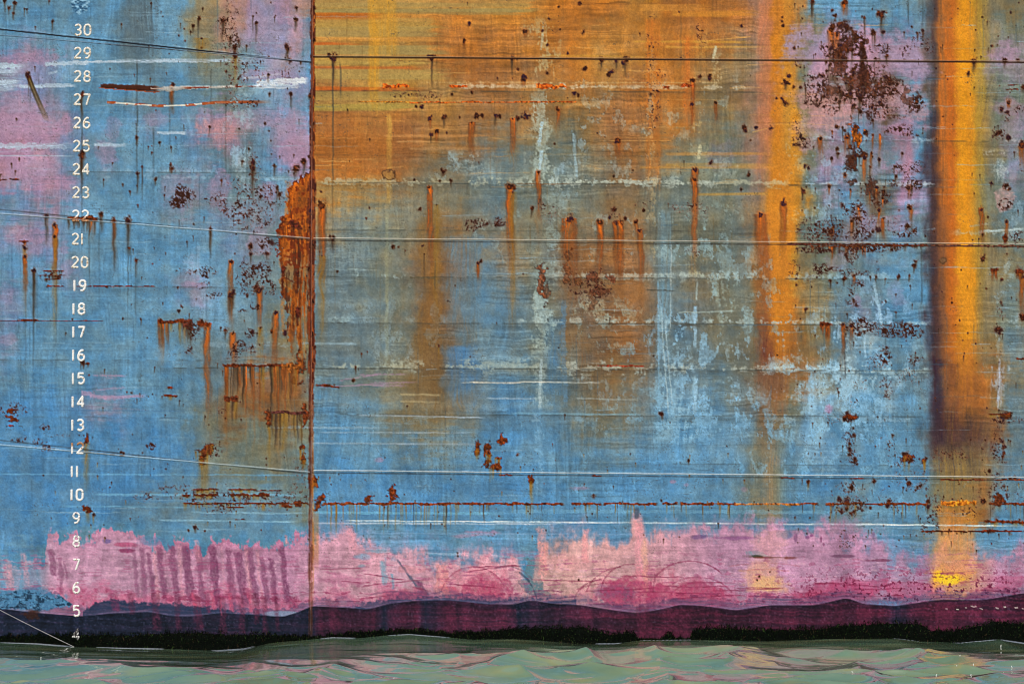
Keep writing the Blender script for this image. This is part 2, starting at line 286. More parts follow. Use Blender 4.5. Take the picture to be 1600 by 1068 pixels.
for (x, y0, y1, w, a, dens, c) in [(847,20,130,9,.7,.85,(186,180,140)),(845,130,300,7,.85,.95,(180,196,186)),(862,290,440,10,.6,.8,(160,180,176)),(845,430,560,7,.8,.95,(176,194,186)),(843,560,640,6,.7,.95,(160,180,180)),(843,640,780,5,.4,.7,(140,180,206)),
     (1018,60,420,5,.5,.6,(190,160,110)),(1042,360,420,7,.6,.8,(160,180,180)),(1050,500,700,14,.7,.85,(150,188,208)),(1086,330,440,7,.6,.8,(180,176,130)),(1086,470,640,6,.7,.9,(150,186,206)),(1118,70,150,6,.6,.8,(196,180,140)),(1098,40,110,6,.4,.7,(190,150,80)),
     (1135,230,290,9,.6,.8,(170,180,170)),(1094,220,260,7,.7,1,(186,176,140)),(1090,170,220,8,.6,.75,(196,176,120)),(995,190,215,9,.85,1.1,(170,188,190)),(720,228,275,16,.7,.9,(160,180,180)),(895,235,290,10,.6,.8,(160,176,176)),(605,500,600,10,.5,.7,(140,156,156)),(632,470,560,30,.25,.55,(140,156,156)),
     (930,450,510,14,.55,.85,(170,180,160)),(985,470,510,20,.5,.8,(160,176,160)),(1130,420,520,20,.6,.8,(156,180,176)),(1150,520,640,18,.5,.7,(150,184,206)),(1110,590,690,16,.6,.8,(140,186,216)),(1244,500,640,14,.7,.8,(150,184,206)),(1290,560,690,22,.7,.85,(150,196,226)),(1330,480,620,12,.8,.9,(166,196,212)),
     (1372,450,560,8,.75,.9,(160,196,224)),(1355,560,620,26,.7,.85,(176,206,216)),(1290,640,780,30,.4,.75,(130,186,220)),(1378,690,760,14,.45,.75,(130,186,220)),(1560,560,640,6,.7,.9,(176,180,196)),(1285,470,520,10,.6,.9,(150,190,214)),(1300,210,290,30,.35,.7,(150,180,200)),(1280,300,360,24,.4,.75,(150,184,206)),
     (387,110,220,6,.5,.75,(150,176,190)),(372,60,300,9,.4,.6,(160,176,180)),(370,230,270,9,.7,.85,(170,194,206)),(1562,240,290,4,.8,1,(190,200,196)),(525,460,560,20,.25,.6,(130,160,176)),(540,360,440,26,.25,.6,(140,160,160)),(1000,600,700,30,.35,.65,(110,170,210)),(900,690,780,60,.2,.5,(110,170,210)),(1180,600,760,22,.4,.7,(130,180,214))]:
    bloom(x, y0, y1, w, c, a, dens)

# flaking pale blue paint, torn edges with a thin dark lip
fl = N_b3 * .75 + N_blot * .25 + (N_f4 - .5) * .10
for (x, y, rx, ry, th, a, c) in [(1140,470,110,110,.60,.6,(156,184,190)),(1060,560,70,120,.60,.55,(140,176,200)),(1120,640,110,60,.55,.6,(140,186,216)),(1330,600,120,90,.54,.65,(156,194,216)),(1310,690,110,60,.58,.5,(136,184,216)),(930,500,90,60,.64,.5,(160,176,164)),(850,470,30,120,.60,.55,(170,190,188)),(1000,200,160,120,.68,.5,(170,180,170)),(890,270,70,70,.66,.45,(150,170,176)),
     (1340,480,90,60,.62,.55,(150,180,206)),(1290,290,60,80,.64,.5,(150,180,200)),(1570,450,30,240,.66,.5,(170,190,200)),(740,260,70,30,.62,.5,(160,180,180)),(930,380,200,60,.67,.45,(160,180,176)),(1200,760,400,60,.70,.35,(130,184,216)),(640,720,160,80,.70,.25,(120,172,206)),(380,180,40,120,.66,.4,(150,176,190)),(400,270,60,60,.66,.45,(156,186,206)),(1000,620,180,60,.66,.35,(150,184,200)),(1180,570,60,50,.58,.5,(160,190,206)),(620,520,90,70,.66,.3,(140,160,170)),(1100,330,80,60,.66,.4,(166,186,176))]:
    sl = win(x - rx * 1.6, y - ry * 1.6, x + rx * 1.6, y + ry * 1.6); rg = 1 - ss(.5, 1.25, np.hypot((GX[sl] - x) / rx, (GY[sl] - y) / ry) + (N_60[sl] - .5) * .8)
    f_ = fl[sl] - (1 - rg) * .3; m = ss(th, th + .03, f_); over(sl, (70,78,74), (1 - ss(.0, .012, np.abs(f_ - th))) * .45 * rg); over(sl, (c[0] - 14, c[1] - 6, c[2] + 4), m * a * .62 * rg * (.3 + .5 * N_fine[sl] + .6 * N_v2[sl]))
for (y, x0, x1, a) in [(284,490,1460,.4),(430,500,1450,.35),(502,500,1460,.4),(573,250,1460,.45),(645,490,1460,.3),(357,500,1180,.25),(215,1240,1600,.3),(268,100,480,.3),(447,120,480,.35),(140,490,1200,.35),(720,900,1450,.25),(690,500,1450,.12),(561,0,400,.25),(650,0,300,.2),(240,490,1180,.15),(590,500,900,.2)]:  # step shade painted as a dark line and fade below each frame line
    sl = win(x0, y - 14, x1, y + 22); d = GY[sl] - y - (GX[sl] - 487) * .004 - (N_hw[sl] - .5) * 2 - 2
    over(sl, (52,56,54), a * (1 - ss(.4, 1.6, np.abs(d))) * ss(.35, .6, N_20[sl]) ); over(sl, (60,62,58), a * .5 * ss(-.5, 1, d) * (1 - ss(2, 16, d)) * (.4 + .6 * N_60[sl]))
# ---- scrapes and scratches
def scratch(x0, y0, x1, y1, w, c, a, rag=.5, n=N_h2):
    sl = win(min(x0, x1) - 4, min(y0, y1) - w - 6, max(x0, x1) + 4, max(y0, y1) + w + 6)
    if abs(x1 - x0) >= abs(y1 - y0):
        t = (GX[sl] - x0) / (x1 - x0); d = np.abs(GY[sl] - (y0 + (y1 - y0) * t) + (N_20[sl] - .5) * (2.0 if x1 - x0 < 200 else .9))
    else:
        t = (GY[sl] - y0) / (y1 - y0); d = np.abs(GX[sl] - (x0 + (x1 - x0) * t) + (N_20[sl] - .5) * 2.0)
    over(sl, c, a * (1 - ss(w * .5 - .3, w * .5 + .9, d + (N_f4[sl] - .5) * rag * w)) * ss(-.02, .03, t) * (1 - ss(.9, 1.02, t)) * (1 - rag + rag * 1.6 * n[sl]))
WS = (176,196,214)
for s in [(1033,480,1044,650,1.1,(170,196,206),.7),(1040,500,1050,640,1.0,(176,200,210),.6),(1028,440,1030,640,2.2,(130,170,196),.6),(1049,380,1047,520,1.0,(180,196,200),.5),(1086,478,1086,545,4,(150,186,210),.75),(1087,590,1085,648,5,(150,190,216),.8),(1090,440,1089,470,2,(170,190,190),.6),(1062,660,1058,700,1.4,(140,186,214),.4),(846,560,843,640,4,(166,188,196),.7),(849,40,846,80,3,(186,180,150),.6),(847,190,843,230,4,(176,200,206),.8),(846,235,842,280,4,(170,196,206),.8),(1374,330,1372,380,2,(150,190,210),.4),(1366,440,1380,520,4,(160,196,220),.6),(1350,500,1352,560,2.4,(160,196,220),.6),(1319,520,1321,590,1.6,(60,70,80),.5),(1562,560,1560,640,2,(180,186,200),.7),(1118,72,1114,98,4,(196,186,150),.7),(1094,225,1092,250,5,(190,184,150),.8),(880,470,884,640,6,(92,132,164),.5),(896,215,902,280,4,(150,176,186),.6),(70,100,140,98,6,WS,.8),(130,97,400,95,3,WS,.7),(180,94,380,93,2,WS,.5),(-160,100,40,103,7,WS,.8),(-160,118,35,112,10,WS,.6),(-160,128,38,130,9,WS,.75),(30,134,120,134,5,WS,.7),(-160,142,30,138,6,WS,.5),(75,115,90,112,3,WS,.6),
   (-160,228,115,228,8,(180,200,220),.65),(147,227,198,228,5,(180,200,220),.6),(245,207,292,208,3,WS,.8),(-160,242,120,244,1.2,WS,.5),(400,130,482,126,9,(206,212,220),.9),(395,136,470,134,6,(196,206,216),.7),(380,122,440,116,3,(190,196,206),.5),
   (490,817,880,818,2,WS,.7),(540,813,1000,816,1.3,(206,226,238),.9),(980,816,1605,821,1.5,(206,226,232),.9),(800,907,960,909,3,(206,176,186),.6),(640,885,760,885,1.2,(220,200,206),.6),(640,907,900,909,2,(214,190,190),.6),(0,640,300,642,1,(70,110,150),.5),
   (420,667,600,668,3,(150,180,200),.5),(560,648,760,652,1.6,WS,.5),(490,692,760,694,2,WS,.4),(500,675,740,676,1.2,WS,.4),(625,616,690,616,2.4,(176,160,120),.5),(625,627,690,627,2.4,(176,160,120),.5),(720,597,870,597,1.2,(200,200,190),.7),(760,622,840,622,1.2,WS,.5),(470,536,560,538,3,(150,180,196),.5),
   (0,740,480,742,1.4,(110,170,210),.5),(150,772,480,773,3,(120,180,214),.5),(100,790,300,792,1.5,(120,180,214),.5),(300,800,480,802,2,(150,196,220),.5),(250,812,470,815,1.6,(150,196,220),.5),(490,800,780,802,3,(120,184,216),.6),(800,798,1460,800,5,(130,184,214),.35),
   (1530,362,1600,358,3,(186,206,210),.7),(1515,353,1545,350,2,(180,190,180),.5),(1175,207,1200,200,1,(220,170,90),.4),(1090,66,1175,56,1.4,(220,160,80),.6),(800,645,1010,648,2,(130,180,206),.5),(900,622,1000,624,1.2,(170,180,176),.5),(830,597,940,597,1.2,(200,206,200),.6),
   (1060,488,1150,486,1.6,(170,190,186),.6),(1560,640,1600,642,2,(150,190,206),.5),(270,70,300,80,.8,WS,.3),(490,832,1500,836,1.6,(120,160,196),.5),(480,905,1600,912,1,(220,180,196),.35),(480,883,780,883,1,(220,190,200),.5),(850,862,1100,868,1.2,(200,190,206),.35),(640,863,800,868,3,(150,190,216),.5),(1180,910,1600,908,1.6,(220,190,206),.4),
   (0,700,110,702,1,(120,176,214),.4),(960,434,1010,430,1,(200,190,180),.2),(1060,510,1090,506,1.4,(60,66,64),.8),(1010,452,1055,454,1.2,(64,62,54),.8),(1048,504,1096,510,3,(86,92,90),.8),(640,433,680,434,2,(88,80,60),.6),(700,470,705,471,1,(50,50,50),.8)]:
    scratch(*s)
r = _rs(91)
for k in range(620):   # hairline fender scratches
    x = r.uniform(-150, 1650); y = r.uniform(-110, 830); L_ = r.uniform(15, 110) * (1.6 if r.rand() < .2 else 1)
    warm = 487 < x < 1240 and y < 330
    c = (214,160,90) if warm else (150,184,206)
    if r.rand() < .28: c = (110,66,32) if warm else (66,96,116)
    scratch(x, y, x + L_, y + r.uniform(-1.5, 1.5), r.uniform(.4, 1.2), c, r.uniform(.10, .36), .8)

# ---- pink boot-topping, strokes, painted-on arcs, dark lower band
pb = np.interp(PX, [-160,0,70,76,130,200,230,300,400,440,455,487,500,540,560,600,640,700,760,800,818,824,842,850,880,905,920,940,980,990,1005,1012,1040,1100,1200,1300,1340,1370,1400,1430,1450,1470,1530,1545,1600,1760],
  [885,880,872,834,836,838,846,852,850,855,846,840,832,828,842,866,864,872,862,858,905,925,890,856,845,832,838,846,840,806,808,832,826,823,823,827,836,846,864,872,862,858,858,868,862,866])[None, :]
yy = GY + (N_v - .5) * 7 + (N_b3 - .5) * 30 + (N_20 - .5) * 12 + (N_f8 - .5) * 6 + (N_f4 - .5) * 5
PC = np.array([np.interp(PX, [-160,60,90,200,260,450,500,600,700,800,850,900,1000,1060,1120,1290,1320,1440,1470,1500,1530,1560,1760], v) for v in
  ([170,172,200,200,190,192,208,206,204,206,208,212,212,206,200,198,186,184,204,214,206,192,194], [146,148,148,148,134,134,152,150,142,148,160,160,154,148,144,142,132,130,140,150,142,138,140], [170,172,178,178,164,168,174,168,158,162,158,158,160,166,176,176,166,164,128,110,132,170,172])]).T / 255
PC = PC * np.interp(PX, [-160,60,100,470,500,1040,1100,1760], [.95,.98,.97,.95,1.02,1.02,.98,.95])[:, None]
PC = np.broadcast_to(PC[None], C.shape) * (1 + (N_h - .5) * .10 + (N_vw - .5) * .14 + (N_20 - .5) * .14 + (N_f8 - .5) * .10)[..., None]
cov = np.interp(PX, [-160,0,60,78,590,600,640,680,1340,1400,1440,1470,1760], [.45,.45,.5,.95,.95,.85,.85,.92,.92,.75,.8,.9,.9])[None, :]
sf = np.interp(PX, [0,470,490,600,1000,1760], [5,6,14,16,18,20])[None, :]
over(ALL, PC, ss(pb - sf, pb + sf, yy) * cov * (1 - .5 * ss(.55, .75, N_vw) * (GX < 70)))
over(ALL, (150,140,178), ss(pb - 40, pb - 8, yy) * (1 - ss(pb - 4, pb + 14, yy)) * .30 * (GX > 480) * N_hw * (GY > 800))
over(ALL, (150,80,120), (1 - ss(0, 7, np.abs(yy - pb - 5))) * .35 * N_f8 * (GX < 470) * (GX > 70) + (1 - ss(0, 5, np.abs(yy - pb - 3))) * .25 * (GX > 1040) * N_f8)
over(ALL, (178,86,122), ss(912, 936, GY + (N_20 - .5) * 34 + (N_h - .5) * 14) * .78 * (.4 + .8 * N_f8) * np.interp(PX, [-160,60,120,640,700,860,1000,1760], [0,0,.9,.8,.6,.7,.9,.9])[None, :])
over(ALL, (222,176,196), ss(.58, .8, N_h2 * .5 + N_f8 * .5) * ss(850, 880, GY) * (1 - ss(925, 945, GY)) * .35)
def vstroke(x0, y0, x1, y1, w, c, a, rag=.5):
    sl = win(min(x0, x1) - w - 8, y0 - 6, max(x0, x1) + w + 8, y1 + 6)
    t = (GY[sl] - y0) / (y1 - y0); d = np.abs(GX[sl] - (x0 + (x1 - x0) * t) + (N_20[sl] - .5) * 3 + (N_f4[sl] - .5) * 1.5)
    over(sl, c, a * (1 - ss(w * .5 - 2.2, w * .5 + 2.0, d + (N_fine[sl] - .5) * 2 + (N_f8[sl] - .5) * w * .3)) * ss(-.02, .05, t + (N_f4[sl] - .5) * .06) * (1 - ss(.93, 1.02, t + (N_v2[sl] - .5) * .06)) * (1 - rag + rag * 1.5 * N_fine[sl]))
DP = (118,66,100)
for (x0, y0, x1, y1, w, a) in [(208,850,214,935,7,.45),(222,852,226,938,8,.5),(232,860,240,940,8,.65),(248,852,258,942,9,.65),(267,850,278,945,10,.65),(288,850,300,945,12,.75),(308,850,318,950,9,.6),(330,850,342,955,11,.8),(357,855,366,955,10,.65),(372,860,384,948,12,.75),(388,855,400,940,10,.7),
     (408,870,418,945,9,.65),(423,870,431,945,9,.7),(440,850,449,945,9,.8),(78,856,86,900,9,.6),(94,870,96,930,6,.55),(100,875,104,905,3,.5)]:
    vstroke(x0, y0, x1, y1, w, DP, a)
for (x0, y0, x1, y1, w, a) in [(241,855,246,935,6,.6),(279,850,286,940,6,.5),(383,855,394,945,6,.6),(400,855,410,945,5,.6),(345,850,352,930,4,.4),(36,862,44,925,9,.5),(12,880,16,925,14,.6),(305,842,310,880,7,.6),(546,820,552,860,12,.6)]:
    vstroke(x0, y0, x1, y1, w, (214,150,166), a * .8, .8)
for (x0, y0, x1, y1, w, c, a) in [(620,872,656,922,4,(70,80,106),.8),(650,905,668,930,8,(90,60,90),.7),(600,876,602,915,9,(110,156,180),.6),(612,895,616,920,4,(96,158,184),.7),(820,905,848,932,30,(96,104,120),.6),(834,870,836,925,26,(92,120,132),.75),(848,845,842,910,16,(222,158,156),.5),
      (998,812,1000,935,12,(222,152,164),.7),(1006,840,1010,930,8,(226,170,150),.6),(916,825,914,880,10,(226,150,156),.6),(845,822,850,900,14,(222,150,148),.5),(520,905,526,925,8,(150,90,120),.4),(700,915,720,945,26,(178,70,100),.5),(1000,935,1002,1000,1,(60,30,50),.5),
      (1022,895,1022,955,1.2,(90,30,60),.8),(1398,845,1392,890,14,(110,150,190),.6),(1175,860,1188,870,26,(110,140,150),.5),
      (1322,900,1322,940,5,(120,60,90),.5),(760,905,770,935,34,(196,80,112),.4),(960,905,962,945,30,(170,70,104),.5),(690,880,692,930,20,(226,150,140),.4),(445,835,448,850,4,(226,150,160),.8)]:
    vstroke(x0, y0, x1, y1, w, c, a)
for (x, y, rx, ry, c, a) in [(40,930,46,14,(70,120,160),.9),(10,935,40,16,(70,120,160),.9),(70,942,30,10,(80,124,160),.8),(168,845,8,4,(96,84,140),.8),(190,850,18,3,(170,60,100),.6),(195,860,12,3,(130,50,90),.8),(240,845,20,6,(86,120,160),.6),(540,905,40,8,(170,90,130),.4),(510,880,20,8,(170,110,140),.35),
      (630,930,36,10,(180,70,104),.6),(740,905,44,26,(214,100,126),.35),(960,925,30,14,(100,70,110),.7),(975,930,16,12,(80,70,100),.6),(1010,905,40,20,(190,80,110),.35),(1080,925,46,22,(186,70,104),.5),(1060,935,20,14,(186,60,100),.4),(1350,915,60,14,(176,60,104),.6),(1300,925,50,14,(160,60,100),.6),
      (1420,920,50,16,(186,70,110),.5),(1570,905,40,14,(186,80,124),.6),(1230,835,8,6,(90,110,150),.8),(1217,834,4,5,(120,120,150),.6),(1243,840,3,6,(120,80,120),.7),(1262,839,4,3,(120,60,110),.7),(1268,836,3,2,(120,60,110),.7),(1283,842,2,5,(110,50,90),.7),(1287,850,2,4,(110,50,90),.6),(1322,838,4,5,(110,80,110),.6),(1365,835,2,5,(100,90,130),.6),(1486,872,38,44,(216,156,98),.6),(1484,902,34,18,(226,160,86),.8),(1481,903,20,10,(240,184,52),1.),(1483,905,18,8,(250,196,50),1.),(1483,910,14,5,(250,200,60),1.),(1490,930,24,12,(214,130,100),.6),(1195,905,34,26,(222,168,130),.65),(1198,912,18,14,(228,180,120),.8),(1200,860,30,40,(214,160,150),.45),
      (1180,868,14,3,(60,60,50),.9),(1200,870,30,1.6,(120,70,60),.8),(1235,871,10,2,(120,60,60),.7),(1370,875,30,2.4,(110,50,80),.7),(1320,868,20,2,(100,60,90),.7),(1500,885,20,12,(226,140,130),.4),(100,955,20,6,(120,80,90),.4),(52,960,14,8,(70,40,30),.7),(1150,840,30,3,(120,70,120),.6),(1092,838,10,4,(110,80,130),.7),
      (640,890,20,5,(226,140,150),.4),(995,802,4,8,(70,80,100),.8),(570,870,14,6,(96,160,196),.6),(590,860,20,4,(120,176,206),.6),(565,883,8,4,(120,170,196),.5),(900,880,50,14,(224,150,160),.35)]:
    patch(x, y, rx, ry, c, a, .6, .2, .35)
def arc(cx, cy, rx, ry, a0, a1, w, c, a):
    sl = win(cx - rx - 6, cy - ry - 6, cx + rx + 6, cy + ry + 6); X = GX[sl] - cx; Y = GY[sl] - cy
    q = np.hypot(X / rx, Y / ry); d = np.abs(q - 1) * min(rx, ry) * np.hypot(1, 0); th = np.degrees(np.arctan2(-Y, X)) % 360
    m = (th >= a0) & (th <= a1)
    over(sl, c, a * m * (1 - ss(w * .5, w * .5 + 1.2, d + (N_f4[sl] - .5) * 1.5)) * (.5 + .7 * N_f8[sl]))
AR = (120,30,66)
for q in [(1078,930,64,54,35,150,1.4,AR,.8),(985,925,46,44,80,180,1.4,AR,.7),(975,935,60,50,95,170,1.2,AR,.6),(955,940,70,30,60,160,1,AR,.5),(740,935,52,50,20,165,1.4,AR,.55),(790,930,50,46,30,110,1.4,(110,90,110),.7),(790,950,50,62,10,70,2,(50,60,80),.8),(850,930,40,8,10,170,1.2,(120,50,90),.8),
     (620,945,60,22,20,160,1.2,(80,60,90),.6),(1090,945,60,44,20,160,1.2,AR,.5),(1090,950,50,40,90,150,1.4,(150,40,80),.6),(940,945,44,40,90,170,1.2,AR,.6),(1195,905,90,26,20,160,.9,(170,90,100),.4),(1195,905,70,16,20,160,.9,(190,100,80),.35),(1300,930,60,20,20,160,1.2,AR,.5),(1540,925,70,18,20,160,1,AR,.5),(1420,925,50,16,20,160,1,AR,.5),(500,955,60,30,30,150,1,AR,.3)]:
    q = q[:6] + (q[6] * .55,) + q[7:]
    arc(*(q[:8] + (q[8] * .7,)))
for (x, y, rx, ry) in [(760,912,44,30),(985,920,50,36),(1095,925,46,32),(1030,925,24,28),(1290,930,60,20),(1560,925,60,18),(640,935,50,20)]:   # mottled hills of crimson scuffing
    sl = win(x - rx * 1.2, y - ry, x + rx * 1.2, 955); d = np.hypot((GX[sl] - x) / rx, (GY[sl] - y - ry * .4) / ry)
    over(sl, (164,66,102), .78 * (1 - ss(.85, 1.0, d + (N_f8[sl] - .5) * .3)) * (.25 + N_f4[sl] * .9) * ss(-.3, .8, (GY[sl] - (y - ry)) / ry))
r = _rs(8)
for k in range(26):
    x = r.uniform(490, 1600); y = r.uniform(885, 935); L_ = r.uniform(30, 120)
    scratch(x, y, x + L_, y + r.uniform(-12, 12), 1.1, AR, .5, .6, N_f8)
# specks in the pink
m = ss(860, 930, GY) * (1 - ss(940, 950, GY)) * ss(1100, 1350, GX) * ss(.70, .76, N_f4 * .6 + N_fine * .5 * 1.1 - .06)
over(ALL, (96,24,56), m * .8)
m = ss(905, 935, GY) * (1 - ss(945, 955, GY)) * ss(.64, .76, N_f8 * .5 + N_h * .5)
over(ALL, (120,40,76), m * .5)
over(ALL, (150,70,110), ss(850, 880, GY) * (1 - ss(930, 940, GY)) * ss(.64, .8, N_h2 * .5 + N_blot * .5) * .4)
WB = np.array([(-200,955),(0,950),(60,957),(130,962),(170,958),(230,955),(270,962),(300,962),(345,957),(400,960),(440,963),(465,956),(487,946),(550,949),(572,952),(610,942),(650,938),(700,937),(760,943),(800,944),(830,937),(860,942),(910,945),(960,953),(995,957),(1030,952),(1062,944),(1100,946),(1150,953),(1200,945),(1270,945),(1300,939),(1322,933),(1350,943),(1400,946),(1440,940),(1470,936),(1530,937),(1555,934),(1580,929),(1600,926),(1780,930)], float)
wl = np.interp(PX, WB[:, 0], WB[:, 1]); k_ = np.ones(15) / 15; wl = np.convolve(np.pad(wl, 7, 'edge'), k_, 'valid'); wl = wl[None, :]
# slate fringe above the band
m = ss(wl - 15 - N_20 * 14 + 4, wl - 8, GY + (N_f4 - .5) * 8) * (1 - ss(580, 600, GX) * 0)
fr = np.clip(1 - ss(110, 140, GX) * (1 - ss(380, 400, GX)) * .2, 0, 1)
over(ALL, (54,62,94), m * (.35 + .6 * N_h2) * .62)
sl = win(130, 920, 487, 965); tt = np.interp(GX[sl], [130,150,175,200,240,290,330,380,430,470,487], [955,940,935,938,942,943,948,956,958,955,950])
over(sl, (40,52,80), ss(tt - 2, tt + 3, GY[sl] + (N_f4[sl] - .5) * 6) * .88 * (.8 + .3 * N_h2[sl]))
sl = win(540, 915, 900, 955); tt = np.interp(GX[sl], [540,580,620,700,760,860,900], [952,938,934,931,935,934,936])
over(sl, (56,60,90), ss(tt - 2, tt + 4, GY[sl] + (N_f4[sl] - .5) * 8) * (.4 + .6 * N_h2[sl]))
sl = win(1340, 925, 1420, 955); over(sl, (90,110,150), ss(934, 942, GY[sl]) * (1 - ss(15, 40, np.abs(GX[sl] - 1385))) * (.3 + .8 * N_fine[sl]))
# pale blue lens at 440 and thin lilac line along the band
sl = win(370, 945, 475, 965); d = np.hypot((GX[sl] - 440) / 32, (GY[sl] - 958) / 5); over(sl, (126,140,170), .8 * (1 - ss(.7, 1.1, d)))
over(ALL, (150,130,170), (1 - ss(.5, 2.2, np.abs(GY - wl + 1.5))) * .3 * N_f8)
band = ss(wl - .8, wl + .8, GY)
navy = col((24,33,52)); mar = col((72,30,50))
mm = np.interp(PX, [-200,200,250,330,370,400,487,500,585,600,630,650,665,700,790,810,840,900,1000,1100,1200,1380,1400,1420,1450,1560,1600], [0,0,.25,.3,.25,.15,.2,.75,.75,.15,.75,.75,.2,.75,.7,.15,.4,.7,.9,.95,.8,.85,.15,.6,.95,.75,.9])[None, :]
mm = np.clip(mm + (N_vw - .5) * .25 + (N_h - .5) * .35, 0, 1) * ss(wl, wl + 25, GY + 14) * np.interp(PX, [0, 480, 500, 1760], [.7, .8, 1, 1.1])[None, :]
bc = (navy * (1 - mm[..., None]) + mar * mm[..., None]) * (1 + (N_h - .5) * .3 + (N_fine - .5) * .22 + (N_vw - .5) * .3)[..., None]
over(ALL, bc, band * .97)
over(ALL, (110,100,124), band * ss(.9, .97, N_fine) * .16)
for k in range(16):
    x = 1475 + k * 8 + r.uniform(-3, 3); y = 949 + r.uniform(-2, 2); scratch(x, y, x + r.uniform(3, 7), y + r.uniform(-1.6, 1.6), .8, (206,190,190), .8 * (r.rand() > .35), .3, N_f8)
WET[:] = ss(wl - 4, wl + 10, GY)
for (x0, y0, x1, y1, w, a) in [(242,925,246,985,12,.5),(276,928,280,985,9,.45),(306,928,312,985,12,.5),(322,925,326,958,7,.6),(346,930,350,990,12,.5),(376,930,380,990,9,.5),(398,925,402,975,10,.6),(412,930,416,990,9,.5),(430,930,434,985,6,.5),(205,925,208,960,10,.5),(178,925,182,955,14,.5),(455,930,458,950,16,.6),(520,935,524,985,20,.4),(612,950,616,990,14,.35),(700,945,704,990,20,.4),(800,950,803,985,14,.35),(1005,945,1008,998,20,.5),(1060,950,1062,998,34,.45),(1310,945,1312,975,12,.4),(1475,940,1477,985,28,.5)]:
    vstroke(x0, y0, x1, y1, w, (122,44,80) if y1 < 960 else (92,36,60), a * .8, .7)
for (x0, y0, x1, y1, w, a) in [(300,925,304,946,8,.6),(330,925,334,952,6,.6),(360,925,364,956,7,.6),(388,925,392,956,6,.6),(345,935,345,962,1.5,.8)]: vstroke(x0, y0, x1, y1, w, (190,84,116), a, .7)
q = vn(7, 4, 65, 4)
sl = win(-160, 918, 116, 962); tb = np.interp(GX[sl], [-160,0,40,80,100,116], [926,926,922,926,934,946]); bb = np.interp(GX[sl], [-160,0,60,90,116], [948,949,953,950,946]); m = ss(tb - 2, tb + 3, GY[sl] + (N_f8[sl] - .5) * 10) * (1 - ss(bb - 2, bb + 1, GY[sl] + (N_f4[sl] - .5) * 5))
over(sl, (70,120,160), m * .9); over(sl, (24,44,66), m * ss(.56, .64, q[sl]) * .7); over(sl, (100,146,182), m * ss(.6, .8, N_f4[sl]) * .4)
over(win(30, 945, 80, 985), (58,34,28), .7 * (1 - ss(.7, 1.2, np.hypot((GX[win(30, 945, 80, 985)] - 48) / 12, (GY[win(30, 945, 80, 985)] - 960) / 8) + (N_f4[win(30, 945, 80, 985)] - .5))))

